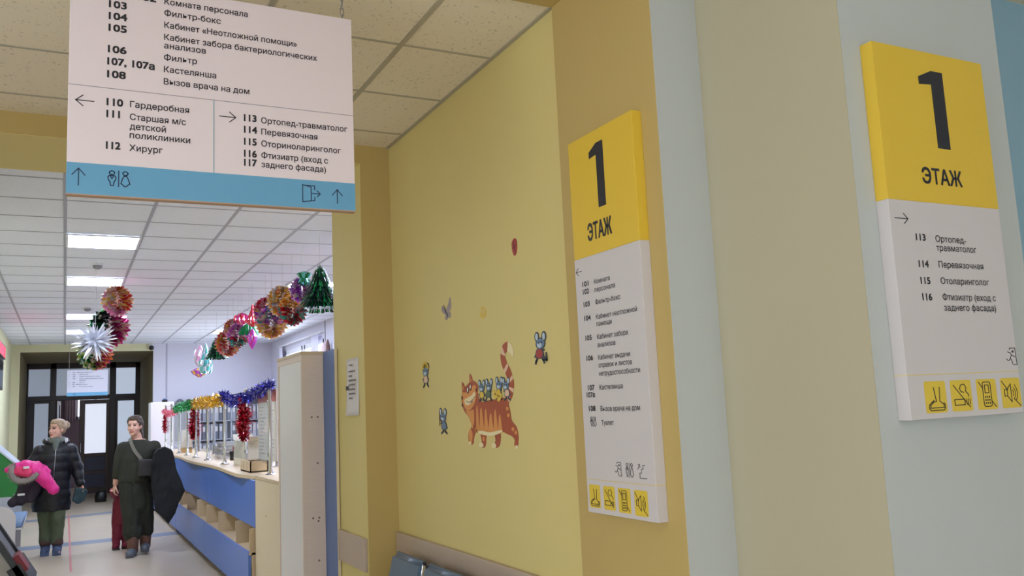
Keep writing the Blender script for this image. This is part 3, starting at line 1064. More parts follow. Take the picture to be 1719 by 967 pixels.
for u, v, pose, shirt in ((1.213, 1.640, 0, C_YLW), (1.284, 1.642, 1, C_GRN), (1.391, 1.645, 1, C_YLW), (1.476, 1.640, -1, C_PNK)):
    ol, bl, lt, cl = mouse_shapes(u, v, .098, pose, shirt)
    m = ol.build('mouse', C_DBL, cat)
    bl.build('mouse_head', C_BLU, m)
    lt.build('mouse_face', C_LBL, m)
    cl.build('mouse_shirt', shirt, m)
ch = MB().flat([(1.338, 1.692), (1.358, 1.688), (1.426, 1.672), (1.424, 1.655), (1.398, 1.636), (1.352, 1.652)], .0052).build('cheese', C_YLW, cat)
mb = MB()
for x, y in ((1.36, 1.672), (1.385, 1.665), (1.375, 1.65), (1.40, 1.66)):
    mb.flat(circle(x, y, .005, 8), .0058)
mb.build('cheese_hole', C_BRN, ch)

for nm, label, u, v, s, pose, shirt, extra in (
        ('mouse_sticker', 'little running blue mouse sticker dressed in red beside the tall floor board', 1.79, 1.782, .125, 1, C_RDD, None),
        ('mouse_sticker', 'little mouse sticker with yellow hair, leftmost on the yellow wall', .503, 1.735, .125, 0, C_PNK, 'hair'),
        ('mouse_sticker', 'little blue mouse sticker holding a stick, low on the yellow wall left of the cat', .738, 1.488, .125, -1, C_BLU, 'stick')):
    t = decal(nm, label)
    ol, bl, lt, cl = mouse_shapes(u, v, s, pose, shirt)
    ol.build('outline', C_DBL, t)
    bl.build('head', C_BLU, t)
    lt.build('face', C_LBL, t)
    cl.build('clothes', shirt, t)
    if extra == 'hair':
        random.seed(4)
        h = MB()
        for i in range(9):
            a = math.radians(20 + 140 * i / 8)
            h.ribbon([(u + .02 * math.cos(a), v + .1 + .02 * math.sin(a)), (u + .05 * math.cos(a), v + .09 + .045 * math.sin(a))], .011, .005)
        h.build('hair', C_YLW, t)
    if extra == 'stick':
        h = MB().ribbon([(u - .052, v + .045), (u - .052, v + .115)], .008, .005).ribbon([(u - .052, v + .075), (u - .02, v + .068)], .006, .005)
        h.build('stick', C_BRN, t)
    if pose == 1:
        MB().ribbon([(u + .03, v + .03), (u + .06, v + .012), (u + .058, v + .04)], .012, .005).build('foot', C_DBL, t)
t = decal('butterfly_sticker', 'pale grey mauve butterfly wall sticker, upper left of the cat')
MB().flat(smooth_curve([(.815, 2.115), (.85, 2.15), (.873, 2.18), (.885, 2.15), (.875, 2.115)], 4, True), .002).flat(
    smooth_curve([(.805, 2.115), (.78, 2.145), (.757, 2.14), (.765, 2.115), (.80, 2.10)], 4, True), .002).flat(
    smooth_curve([(.825, 2.108), (.86, 2.11), (.878, 2.09), (.86, 2.073), (.83, 2.09)], 4, True), .002).flat(
    smooth_curve([(.81, 2.103), (.80, 2.082), (.81, 2.068), (.835, 2.075), (.83, 2.098)], 4, True), .002).build('wings', mat('sticker_mauve', (158, 142, 140), .6, vary=.2, vscale=40), t)
MB().ribbon([(.80, 2.128), (.84, 2.085)], .010, .0035).ribbon([(.80, 2.128), (.79, 2.15)], .003, .0035).build('body', C_DBL, t)
t = decal('shell_sticker', 'small yellow round wall sticker high above the cat')
MB().flat(smooth_curve([(1.225, 2.05), (1.24, 2.08), (1.262, 2.083), (1.285, 2.07), (1.293, 2.05), (1.278, 2.033), (1.25, 2.03)], 4, True), .002).build('shape', C_YLW, t)
MB().ribbon(circle(1.262, 2.057, .014, 12), .004, .003, True).ribbon([(1.24, 2.07), (1.255, 2.06)], .004, .003).ribbon([(1.275, 2.07), (1.283, 2.05)], .004, .003).build('marks', C_CRM, t)
t = decal('beetle_sticker', 'small crimson oval wall sticker, highest on the yellow wall')
MB().flat(smooth_curve([(1.588, 2.29), (1.585, 2.325), (1.605, 2.342), (1.63, 2.335), (1.634, 2.305), (1.625, 2.275), (1.605, 2.266)], 4, True), .002).build('shape', C_RDD, t)
MB().ribbon([(1.60, 2.33), (1.618, 2.28)], .004, .003).ribbon([(1.595, 2.30), (1.628, 2.312)], .003, .003).build('marks', C_BRN, t)

# ------------------------------------------------------------------ dark entrance doors at the end of the hall
M_FROST = mat('frosted_lit_glass', (206, 220, 242), .5, emit=.62, vary=.08, vscale=.8)  # glow of the frosted panes stands in for light from behind
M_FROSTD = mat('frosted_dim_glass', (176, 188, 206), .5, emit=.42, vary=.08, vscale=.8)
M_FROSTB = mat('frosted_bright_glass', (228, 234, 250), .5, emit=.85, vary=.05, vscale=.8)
dr = struct(thing('door_1', None, None, (0, 23.0, 0)))
fr = MB()
for x0, x1 in ((-.80, -.765), (-.325, -.195), (.935, 1.075), (1.5, 1.6)):
    fr.rbox(x0, x1, -.05, .06, 0, 3.07, .008)
fr.rbox(-.8, 1.6, -.05, .06, 2.94, 3.07, .008).rbox(-.8, 1.6, -.055, .06, 2.205, 2.315, .008)
fr.rbox(-.765, -.63, -.04, .05, 0, 2.21, .006).rbox(-.345, -.30, -.04, .05, 0, 2.21, .006).rbox(1.07, 1.12, -.04, .05, 0, 2.21, .006).rbox(1.475, 1.505, -.04, .05, 0, 2.21, .006)
fr.rbox(-.765, -.2, -.045, .05, 2.145, 2.21, .006).rbox(1.07, 1.5, -.045, .05, 2.15, 2.21, .006)
fr.build('door_frame', M_DKWOOD, dr)
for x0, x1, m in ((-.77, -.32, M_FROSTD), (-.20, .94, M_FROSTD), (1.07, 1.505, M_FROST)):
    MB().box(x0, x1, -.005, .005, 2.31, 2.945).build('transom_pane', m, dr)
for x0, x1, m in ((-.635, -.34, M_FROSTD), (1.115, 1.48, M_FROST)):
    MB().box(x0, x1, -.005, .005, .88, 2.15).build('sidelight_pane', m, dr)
    pl = MB().rbox(x0 - .01, x1 + .01, -.02, .02, .02, .9, .006).build('lower_panel', M_DKWOOD, dr)
    MB().rbox(x0 + .05, x1 - .05, -.032, -.01, .15, .48, .008).rbox(x0 + .05, x1 - .05, -.032, -.01, .55, .82, .008).build('inset_panel', M_RDWOOD, pl)
# right leaf closed, left leaf swung open into the vestibule
lf = thing('door_leaf', None, None, (0, 0, 0))
lf.parent = dr
fr = MB()
fr.rbox(.30, .42, -.03, .03, .02, 2.2, .006).rbox(.87, .945, -.03, .03, .02, 2.2, .006).rbox(.42, .87, -.03, .03, 2.10, 2.2, .006).rbox(.42, .87, -.03, .03, .87, .95, .006).rbox(.42, .87, -.03, .03, .02, .17, .006)
fr.rbox(.42, .87, -.03, .03, .48, .54, .006)
fr.build('leaf_frame', M_RDWOOD, lf)
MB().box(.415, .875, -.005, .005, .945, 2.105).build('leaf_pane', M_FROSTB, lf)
MB().rbox(.425, .865, -.018, .012, .17, .48, .006).rbox(.425, .865, -.018, .012, .54, .87, .006).build('leaf_panel', mat('blue_grey_door_panel', (52, 58, 92), .35), lf)
MB().cyl((.335, -.03, 1.0), (.335, -.09, 1.0), .012).cyl((.335, -.08, .98), (.335, -.08, 1.2), .012).build('handle', M_STEEL, lf)
l2 = bpy.data.objects.new('door_leaf', None)
COL.objects.link(l2)
l2.parent = dr
l2.location = (-.2, .08, 0)
l2.rotation_euler = (0, 0, math.radians(82))
fr = MB()
fr.rbox(0, .11, -.03, .03, .02, 2.2, .006).rbox(.44, .55, -.03, .03, .02, 2.2, .006).rbox(.11, .44, -.03, .03, 2.1, 2.2, .006).rbox(.11, .44, -.03, .03, .87, .95, .006).rbox(.11, .44, -.03, .03, .02, .87, .006)
fr.build('leaf_frame', M_RDWOOD, l2)
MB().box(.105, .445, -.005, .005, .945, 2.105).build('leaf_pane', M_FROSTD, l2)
wv = struct(thing('window_3', None, None, (.72, 25.98, 1.78)))
f = MB()
for x in (-.45, 0, .45):
    f.box(x - .03, x + .03, -.03, .02, 0, .95)
f.box(-.47, .47, -.03, .02, 0, .06).box(-.47, .47, -.03, .02, .89, .95)
f.build('window_frame', M_WHITE, wv)
MB().box(-.45, .45, -.005, .005, .06, .89).build('window_pane', mat('bright_window', (236, 240, 255), .4, emit=1.6), wv)


def curtain(name, label, loc, rz, w, h, rgb, folds, group=None):
    vs, fs = [], []
    n = folds * 8
    for j in range(9):
        z = -h * j / 8
        for i in range(n + 1):
            t = i / n
            vs.append((w * (t - .5) * (1 - .05 * math.sin(math.pi * j / 8)), .035 * math.sin(t * folds * 2 * math.pi) * (.5 + .5 * j / 8), z))
    for j in range(8):
        for i in range(n):
            a = j * (n + 1) + i
            fs.append((a, a + 1, a + n + 2, a + n + 1))
    o = MB().add(vs, fs).build(name, mat('curtain_' + str(rgb[0]) + str(rgb[2]), rgb, .85), None, True)
    sd = o.modifiers.new('s', 'SOLIDIFY')
    sd.thickness = .006
    o.location = loc
    o.rotation_euler = (0, 0, rz)
    return tag(o, label, 'curtain', group)


curtain('curtain', 'pale gathered curtain glimpsed through the open dark door', (.12, 25.8, 2.75), 0, .26, 1.05, (176, 156, 166), 4)
vl = ceiling_lamp(.5, 24.6, 'square ceiling lamp in the vestibule beyond the dark doors', M_GLOWL, None)
mt = thing('boot_scraper', 'small dark rounded object on the floor by the dark doors behind the women', 'doorstop', (.70, 20.6, 0))
MB().loft([(0, 0, 0, .11, .09), (0, 0, .10, .12, .10), (.01, 0, .2, .10, .08), (.015, 0, .25, .04, .03)], 16).build('body', M_BLACK, mt, True)
MB().tube(smooth_curve([(-.09, 0, .16), (-.05, 0, .30), (.06, 0, .30), (.09, 0, .18)], 4), .012).build('handle', M_BLACK, mt, True)

# ------------------------------------------------------------------ reception window, curtains, hanging ornament
w1 = struct(thing('window_2', None, None, (4.04, 16.475, 1.0)))
f = MB()
for y in (-1.47, -.10, .10, 1.47):
    f.box(-.04, .04, y - .04, y + .04, 0, 1.92)
f.box(-.04, .04, -1.49, 1.49, 0, .06).box(-.04, .04, -1.49, 1.49, 1.84, 1.92).box(-.035, .035, -.08, .08, 0, 1.9)
f.build('window_frame', M_WHITE, w1)
MB().box(-.005, .005, -1.45, 1.45, .05, 1.86).build('window_pane', M_GLASS, w1)
MB().box(-.2, -.04, -1.5, 1.5, -.04, 0).build('window_sill', M_WHITE, w1)
curtain('curtain', 'narrow white curtain at the near side of the reception window', (3.93, 15.35, 3.0), math.pi / 2, .5, 1.9, (226, 224, 240), 4, 'reception curtains')
curtain('curtain', 'narrow white curtain at the far side of the reception window', (3.93, 18.1, 3.0), math.pi / 2, .3, 1.9, (226, 224, 240), 3, 'reception curtains')
rl = MB().cyl((3.93, 14.9, 3.03), (3.93, 18.3, 3.03), .014)
for y in (15.0, 16.5, 18.2):
    rl.cyl((3.93, y, 3.03), (4.0, y, 3.03), .009)
tag(rl.build('curtain_rail', M_WHITE), 'white curtain rail above the bright reception window', 'curtain rail')
t = thing('hanging_ornament', 'long pale pink ornament hanging on a dark cord beside the reception window', 'ornament', (3.93, 14.62, 3.2))
MB().cyl((0, 0, 0), (0, 0, -.36), .006).build('cord', M_BLACK, t)
MB().lathe((0, 0, -.72), [(.01, 0), (.06, .06), (.085, .16), (.07, .27), (.03, .34), (.01, .37)], 14).build('bulb', mat('ornament_pink', (226, 202, 204), .6), t, True)
MB().lathe((.0, -.15, -.70), [(.008, 0), (.035, .08), (.035, .26), (.01, .36)], 12).build('brown_pendant', mat('ornament_brown', (120, 88, 80), .5), t, True)

# ------------------------------------------------------------------ reception counter
rc = thing('reception_counter', 'long blue and birch reception counter with open cubbies facing the hall', 'counter', (1.44, 8.0, 0))
L = 9.2
for y0, y1 in ((0, 2.725), (2.735, 5.6), (5.61, L)):
    MB().rbox(.06, .085, y0 + .003, y1 - .003, .655, 1.062, .003, 1).build('upper_panel', M_BLUEP, rc)
for y0, y1 in ((0, 2.725), (2.735, 5.6), (5.61, L)):
    MB().rbox(.0, .025, y0 + .003, y1 - .003, .088, .452, .003, 1).build('lower_panel', M_BLUEP, rc)
MB().box(.005, .46, 0, L, .43, .449).build('cubby_floor', M_BIRCH, rc)
MB().box(.086, .46, 0, L, .655, .675).build('cubby_ceiling', M_BIRCH, rc)
MB().box(.44, .46, 0, L, .09, 1.06).build('back_board', M_BIRCH, rc)
for y in (.0, .69, 1.74, 2.6, 3.4, 4.39, 5.2, 6.0, 6.9, 7.8, L - .018):
    MB().box(.012, .44, y, y + .018, .449, .655).build('divider', M_BIRCH, rc)
for y in (.2, 2.0, 4.0, 6.1, 8.2):
    MB().rbox(.06, .12, y, y + .04, 0, .09, .004).build('foot', M_STEEL, rc)
MB().box(.086, .44, 0, .018, .66, 1.06).box(.03, .44, 0, .018, .09, .449).build('end_panel', M_BIRCH, rc)
# countertop with a softly wavy edge
edge = []
N = 60
for i in range(N + 1):
    t = i / N
    edge.append((.052 - .022 * math.sin(t * 5.2 * math.pi + .6) - (.02 if t > .05 else -.05 * (1 - t / .05)), t * L))
poly = edge + [(.75, L), (.75, 0)]
ct = MB().prism(poly, 'z', 1.062, 1.10).build('countertop', M_BIRCH, rc)
bv = ct.modifiers.new('b', 'BEVEL')
bv.width, bv.segments, bv.limit_method = .008, 2, 'ANGLE'

# low cream pedestal and the tall end cabinet
pc = thing('pedestal_cabinet', 'low cream laminate cabinet between the blue counter and the tall cabinet', 'cabinet', (1.50, 6.62, 0))
MB().box(0, .018, 0, 1.36, .06, 1.095).build('side_panel', M_CREAMP, pc)
MB().box(.018, .55, 0, 1.36, .06, 1.085).build('body', M_CREAMP, pc)
MB().rbox(-.006, .56, -.005, 1.366, 1.085, 1.112, .002).build('top_board', M_BIRCH, pc)
MB().box(.03, .54, .03, 1.33, 0, .06).build('plinth', M_SLATE, pc)
MB().cyl((-.001, .9, .80), (-.004, .9, .80), .010).build('screw_cap', M_TRIM, pc)

tc_ = thing('tall_cabinet', 'tall narrow wood framed cabinet with a white panel and a blue side beside the jamb', 'cabinet', (1.385, 5.76, 0))
b = MB()
b.box(.0, .018, 0, .022, 0, 2.03).box(.0, .018, .70, .73, 0, 2.03).box(0, .018, .022, .70, 1.975, 2.03)
b.build('frame', M_CABW, tc_)
MB().box(.006, .016, .022, .70, 0, 1.975).build('white_panel', mat('panel_white', (236, 233, 232), .35), tc_)
MB().box(.018, .145, 0, .73, 0, 2.012).build('body', M_CABW, tc_)
MB().rbox(-.004, .15, -.004, .734, 2.012, 2.034, .002).build('top_board', M_BIRCH, tc_)
bl = MB().box(.147, .163, -.27, .73, 0, 2.03).build('blue_side', M_SLATE, tc_)
MB().box(.1465, .1635, -.276, -.27, 0, 2.03).build('edge_strip', M_CREAMP, bl)
for z in (1.60, 1.30, .95, .93, .68):
    for dx in ((.045, .085) if z in (1.60, .95) else (.08,)):
        MB().cyl((.018 + dx, -.001, z), (.018 + dx, .004, z), .007, 10).build('dowel_hole', mat('dowel_grey', (128, 108, 96), .6), tc_)

# ------------------------------------------------------------------ glass screen with chrome posts
gs = thing('glass_screen', 'clear glass counter screen on chrome posts', 'screen', (1.62, 7.9, 1.10))
PY = [.02, 1.18, 2.5, 3.82, 4.95, 5.9, 6.94, 8.1, 9.06]
for i, y in enumerate(PY):
    pm = MB().lathe((0, y, 0), [(.05, 0), (.05, .012), (.03, .02), (.017, .05), (.017, .78), (.021, .785), (.021, .80), (.008, .805)], 14)
    pm.build('post', M_CHROME, gs, True, 40)
    if i < len(PY) - 1:
        y1 = PY[i + 1]
        MB().box(-.003, .003, y + .04, y1 - .04, .10, .74).build('glass_pane', M_GLASS, gs)
        cl = MB()
        for yy in (y + .035, y1 - .035):
            for z in (.18, .64):
                cl.rbox(-.012, .012, yy - .02, yy + .02, z - .02, z + .02, .003)
        cl.build('glass_clamp', M_CHROME, gs)
for y in (.20, 1.30, 3.6, 5.6, 7.2):
    MB().lathe((.33, y, 0), [(.045, 0), (.045, .012), (.02, .02), (.018, .72), (.006, .725)], 12).build('rear_post', M_CHROME, gs, True, 40)
MB().cyl((0, 0, .77), (0, 9.06, .77), .008).build('top_rail', M_CHROME, gs)

# ------------------------------------------------------------------ tinsel
def tinsel(name, label, pts, r, rgb, n, seed, group, taper=True):
    rnd = random.Random(seed)
    mb = MB()
    P = [Vector(p) for p in smooth_curve(pts, 8)]
    m = len(P)
    for _ in range(n):
        t = rnd.random() * (m - 1)
        i = min(int(t), m - 2)
        c = P[i].lerp(P[i + 1], t - i)
        d = Vector((rnd.gauss(0, 1), rnd.gauss(0, 1), rnd.gauss(0, 1))).normalized()
        rr = r * rnd.uniform(.6, 1.12)
        if taper:
            rr *= .6 + .4 * math.sin(math.pi * min(1, max(0, t / (m - 1))))
        s = d.cross(Vector((rnd.gauss(0, 1), rnd.gauss(0, 1), rnd.gauss(0, 1)))).normalized() * r * .075
        k = d.cross(s).normalized() * rr * rnd.uniform(-.25, .25)
        mb.add([c - s, c + s, c + d * rr * .6 + s + k, c + d * rr * .6 - s + k, c + d * rr], [(0, 1, 2, 3), (3, 2, 4)], 0 if rnd.random() < .7 else 1)
    mb.tube([tuple(p) for p in P[::4]] + [tuple(P[-1])], r * .22, 6, 0)
    light = tuple(min(255, int(c * .6 + 110)) for c in rgb)
    o = mb.build(name, [mat(name + str(rgb), rgb, .28, metal=.85), mat(name + str(rgb) + 'l', light, .18, metal=.9)])
    return tag(o, label, 'tinsel', group)


GX, GZ = 1.61, 1.90
G1 = 'tinsel along the top of the glass screen'
tinsel('tinsel_garland', 'royal blue tinsel garland, nearest stretch on the glass screen', [(GX, 7.86, GZ - .01), (GX, 8.5, GZ - .05), (GX, 9.1, GZ - .09), (GX, 9.6, GZ - .11), (GX, 10.0, GZ - .08), (GX, 10.45, GZ - .02)], .085, (52, 50, 150), 1500, 1, G1, False)
tinsel('tinsel_garland', 'gold tinsel garland in the middle of the glass screen', [(GX, 10.35, GZ - .06), (GX, 11.2, GZ - .07), (GX, 12.0, GZ - .07), (GX, 12.9, GZ - .06)], .10, (214, 164, 40), 1500, 2, G1, False)
tinsel('tinsel_garland', 'green tinsel garland left of the gold one on the glass screen', [(GX, 12.8, GZ - .07), (GX, 13.6, GZ - .07), (GX, 14.4, GZ - .08), (GX, 15.2, GZ - .10)], .095, (24, 140, 66), 1200, 3, G1, False)
tinsel('tinsel_garland', 'pink tinsel garland, farthest stretch on the glass screen', [(GX, 15.2, GZ - .12), (GX, 16.0, GZ - .16), (GX, 16.6, GZ - .15), (GX, 17.1, GZ - .10)], .075, (226, 110, 130), 900, 4, G1, False)
G2 = 'red tinsel on the posts'
tinsel('tinsel_bunch', 'large red tinsel bunch on the chrome post under the blue garland', [(1.60, 9.08, 1.79), (1.60, 9.08, 1.66), (1.59, 9.08, 1.52), (1.60, 9.08, 1.42)], .098, (178, 22, 44), 900, 5, G2)
tinsel('tinsel_bunch', 'red tinsel bunch on the chrome post under the green garland', [(1.60, 12.88, 1.76), (1.60, 12.9, 1.60), (1.59, 12.9, 1.46), (1.60, 12.9, 1.38)], .105, (178, 22, 44), 700, 6, G2)
tinsel('tinsel_bunch', 'small red tinsel bunch on the farthest chrome post below the pink garland', [(1.60, 16.9, 1.72), (1.60, 16.9, 1.56), (1.60, 16.9, 1.42)], .07, (178, 22, 44), 450, 7, G2)

# ------------------------------------------------------------------ things on and behind the counter
t = thing('notice_board', 'cream information sheet with a red heading standing behind the near screen glass', 'notice board', (1.67, 8.72, 1.10), -math.pi / 2)
MB().rbox(0, .82, 0, .012, .12, .76, .002).build('board', mat('board_cream', (228, 220, 206), .35), t)
MB().box(0, .82, -.002, .002, .65, .755).build('red_heading', mat('heading_red', (206, 116, 112), .5), t)
mb = MB()
rnd = random.Random(9)
for i in range(14):
    for x0, x1 in ((.06, .36), (.44, .74)):
        l = rnd.uniform(.5, 1)
        mb.box(x0, x0 + (x1 - x0) * l, -.0018, .001, .60 - i * .033, .607 - i * .033)
mb.build('print', mat('board_print', (176, 168, 164), .7), t)
MB().box(.02, .8, -.02, .05, .105, .12).build('foot', M_GLASS, t)

t = thing('desk_organizer', 'small pale wooden three-slot box on the near end of the counter', 'box', (1.56, 8.55, 1.10))
b = MB()
b.box(0, .17, 0, .012, 0, .105).box(0, .17, .488, .5, 0, .105).box(0, .012, 0, .5, 0, .105).box(.158, .17, 0, .5, 0, .105).box(0, .17, 0, .5, 0, .012)
b.build('box', M_BIRCH, t)
for y in (.165, .325):
    MB().box(.012, .158, y, y + .008, .012, .1).box(-.0015, .001, y + .002, y + .006, .02, .095).build('divider', mat('organizer_dark', (96, 74, 58), .6), t)
t = thing('cardboard_box', 'cream cardboard box on the counter behind the glass, left of the large red tinsel', 'box', (1.70, 9.75, 1.10))
MB().rbox(0, .22, 0, .55, 0, .27, .004).build('carton', mat('carton_cream', (222, 212, 190), .8), t)
b = MB()
b.add([(0, .0, .27), (.22, .0, .27), (.22, -.09, .31), (0, -.09, .31)], [(0, 1, 2, 3)]).add([(0, .55, .27), (.22, .55, .27), (.22, .62, .33), (0, .62, .33)], [(0, 1, 2, 3)])
fl = b.build('flap', mat('carton_cream', (222, 212, 190), .8), t)
fl.modifiers.new('s', 'SOLIDIFY').thickness = .003
t = thing('brochure_stand', 'brown brochure stand on the far part of the counter near the pink tinsel', 'stand', (1.66, 14.9, 1.10))
MB().prism([(0, 0), (.16, 0), (.16, .30), (.10, .34), (0, .10)], 'y', 0, .34).build('holder', mat('stand_brown', (188, 154, 104), .6), t)
MB().box(.03, .10, .03, .31, .08, .36).build('brochure', mat('brochure_cream', (220, 204, 170), .6), t)
for x, y, label in ((1.86, 11.3, 'dark pen cup on the counter behind the middle glass'), (1.84, 15.6, 'dark pen cup on the far end of the counter')):
    t = thing('pen_cup', label, 'pen cup', (x, y, 1.10), 0, 'pen cups')
    MB().lathe((0, 0, 0), [(.04, 0), (.045, .11), (.04, .11), (.036, .01)], 14).build('cup', M_BLACK, t, True, 40)
    rnd = random.Random(int(y * 10))
    for q in range(4):
        a = rnd.uniform(0, 6.28)
        MB().cyl((.01 * math.cos(a), .01 * math.sin(a), .01), (.04 * math.cos(a), .04 * math.sin(a), .18), .005, 6).build('pen', M_SLATE if q % 2 else C_RDD, t)
for x, y, n, label in ((1.80, 11.9, 9, 'stack of cream paper packs on the counter behind the glass'), (1.86, 12.5, 6, 'lower stack of paper packs on the counter behind the glass')):
    t = thing('paper_stack', label, 'papers', (x, y, 1.10), 0, 'paper stacks')
    rnd = random.Random(n)
    for i in range(n):
        dx, dy = rnd.uniform(-.015, .015), rnd.uniform(-.02, .02)
        MB().box(dx, .22 + dx, dy, .31 + dy, i * .024, i * .024 + .022).build('pack', mat('pack_cream', (214, 204, 190), .8) if i % 2 else mat('pack_grey', (186, 184, 188), .8), t)

sh = thing('shelving_unit', 'grey shelving unit with folders against the far reception wall behind the glass', 'shelves', (2.25, 18.98, 0))
M_SHELF = mat('shelf_grey', (178, 178, 190), .5)
b = MB()
for x in (0, .83, 1.68):
    b.box(x, x + .02, 0, .38, 0, 2.04)
b.box(0, 1.70, .37, .385, 0, 2.04)
b.build('frame', M_SHELF, sh)
for z in (.04, .42, .80, 1.18, 1.56, 2.02):
    MB().box(0, 1.70, 0, .37, z, z + .02).build('shelf', M_SHELF, sh)
folder = None
rnd = random.Random(3)
FC = [mat('folder_grey', (158, 160, 174), .5), mat('folder_dark', (112, 116, 130), .5), mat('folder_pale', (200, 198, 206), .5)]
protos = {}
for z in (.82, 1.20, 1.58):
    x = .03
    while x < 1.60:
        if .77 < x < .86:
            x = .86
        ci = rnd.choice((0, 0, 1, 2))
        if ci not in protos:
            f_ = thing('folder', 'upright office folder standing in the row on the grey shelving unit', 'folder', (2.25 + x, 19.02, z), 0, 'folders on the grey shelving')
            MB().rbox(0, .07, 0, .28, 0, .31, .004, 1).build('cover', FC[ci], f_)
            MB().box(.012, .058, -.0015, .001, .16, .26).build('spine_label', M_PAPER, f_)
            protos[ci] = f_
        else:
            f_ = copy_tree(protos[ci])
            f_.location = (2.25 + x, 19.02, z)
        x += rnd.uniform(.074, .09)
ar = thing('arched_mirror', 'grey round-topped panel on the far reception wall beside the shelving', 'mirror', (2.02, 19.34, 1.2))
a = [(0, 0), (.20, 0)] + [(.20 - .1 * (1 - math.cos(t)), .72 + .14 * math.sin(t)) for t in [math.pi * i / 10 for i in range(11)]] + [(0, .72)]
MB().prism(a, 'y', 0, .04).build('panel', mat('arched_grey', (118, 118, 132), .4), ar)
fc = thing('filing_cabinet', 'white tall cabinet at the far end of the counter beside the recess', 'cabinet', (1.41, 17.5, 0))
MB().rbox(0, .40, .02, .50, .05, 1.97, .004).build('body', M_WHITE, fc)
for z0, z1 in ((.06, .98), (.99, 1.96)):
    d_ = MB().rbox(.006, .394, 0, .02, z0, z1, .003).build('door', mat('cabinet_white', (226, 218, 220), .4), fc)
    MB().cyl((.36, -.02, (z0 + z1) / 2 - .06), (.36, -.02, (z0 + z1) / 2 + .06), .006).build('handle', M_STEEL, d_)
MB().box(.02, .38, .04, .48, 0, .05).build('plinth', M_BLACK, fc)
t = thing('desk_bell_box', 'tiny dark box lying on top of the white tall cabinet', 'box', (1.62, 17.6, 1.97))
MB().rbox(0, .09, 0, .12, 0, .05, .006).build('case', M_BLACK, t)
MB().rbox(.02, .07, .03, .09, .05, .07, .004).build('lid', M_SLATE, t)

# ------------------------------------------------------------------ left side of the hall
t = thing('led_display', 'black wall display with glowing red ticker along its top, on the left hall wall', 'display', (-.94, 13.75, 2.2))
MB().rbox(0.02, .08, 0, 1.75, 0, .46, .006).build('screen_body', M_BLACK, t)
MB().box(.08, .0815, .05, 1.70, .04, .42).build('screen', mat('dark_screen', (20, 24, 48), .2, coat=.5), t)
tk = MB().rbox(.02, .10, -.02, 1.80, .47, .67, .006).build('ticker_case', M_BLACK, t)
mb = MB()
rnd = random.Random(5)
for i in range(56):
    for j in range(7):
        if rnd.random() < .62:
            y, z = .06 + i * .029, .495 + j * .022
            mb.box(.10, .1025, y, y + .02, z, z + .015)
mb.build('ticker_dots', mat('ticker_red', (255, 50, 70), .5, emit=5.0), tk)
MB().rbox(0, .03, .6, 1.2, .2, .5, .004).build('bracket', M_STEEL, t)

t = thing('slanted_stand', 'green slant-topped play stand with pale rim against the left hall wall', 'stand', (-.93, 15.4, 0))
MB().prism([(0, .0), (.34, 0), (.34, .98), (.31, 1.03), (0, 1.33)], 'y', 0, 1.1).build('body', mat('play_green', (40, 122, 54), .45), t)
MB().prism([(0, 1.33), (.31, 1.03), (.345, .98), (.36, .985), (.325, 1.045), (0, 1.365)], 'y', -.015, 1.115).build('rim', mat('rim_grey', (188, 194, 204), .4), t)
MB().cyl((.27, -.004, .62), (.27, .004, .62), .012).build('screw', M_STEEL, t)

bn = thing('waiting_bench', 'pale grey bench with rounded end panels and blue seat pad by the left hall wall', 'bench', (-.93, 12.45, 0))
M_BENCH = mat('bench_grey', (206, 200, 196), .45)
for y in (0, 1.62):
    pl = rrect(0, 0, .42, .68, .16, 6)
    pl = [(a, max(b, 0.0)) for a, b in pl]
    MB().prism([(0, 0), (.42, 0)] + [p for p in pl if p[1] > .17] + [(0, .5)], 'x', 0, .03).build('end_panel', M_BENCH, bn).matrix_local = Matrix(((0, 1, 0, 0), (1, 0, 0, y), (0, 0, 1, 0), (0, 0, 0, 1)))
MB().rbox(.02, .49, .035, 1.615, .385, .41, .004).build('seat_board', M_BENCH, bn)
MB().rbox(.03, .49, .04, 1.61, .41, .475, .02, 3).build('seat_pad', mat('pad_blue', (110, 140, 176), .5), bn, True, 40)
MB().rbox(.005, .03, .035, 1.615, .41, .66, .004).build('back_board', M_BENCH, bn)

kt = thing('info_terminal', 'grey sloping terminal with black rimmed face and red cover, lower left corner', 'terminal', (-.94, 6.2, 0))
MB().prism([(0.05, 0), (.57, 0), (.67, .69), (.71, .73), (.435, 1.18), (.05, 1.18)], 'y', 0, .5).build('body', mat('terminal_grey', (176, 174, 172), .5), kt)
q = Vector((.275, -.46)).normalized()
n_ = Vector((.46, .275)).normalized()


def slab(s0, s1, h0, h1, y0, y1):
    o = Vector((.435, 1.18))
    c = [o + q * s0 + n_ * h0, o + q * s1 + n_ * h0, o + q * s1 + n_ * h1, o + q * s0 + n_ * h1]
    return MB().prism([(p.x, p.y) for p in c], 'y', y0, y1)


bz = MB()
for args in ((0, .56, 0, .035, -.02, .03), (0, .56, 0, .035, .47, .52), (0, .05, 0, .035, .03, .47), (.46, .62, -.03, .05, -.02, .52)):
    s = slab(*args)
    bz.add(s.v, s.f)
bz.build('bezel', M_BLACK, kt)
s = slab(.04, .46, .0, .018, .02, .48)
s.build('screen', mat('terminal_screen', (128, 128, 138), .25), kt)
s = slab(.41, .52, .036, .07, -.015, .2)
s.build('red_cover', mat('cover_red', (132, 44, 56), .6), kt)

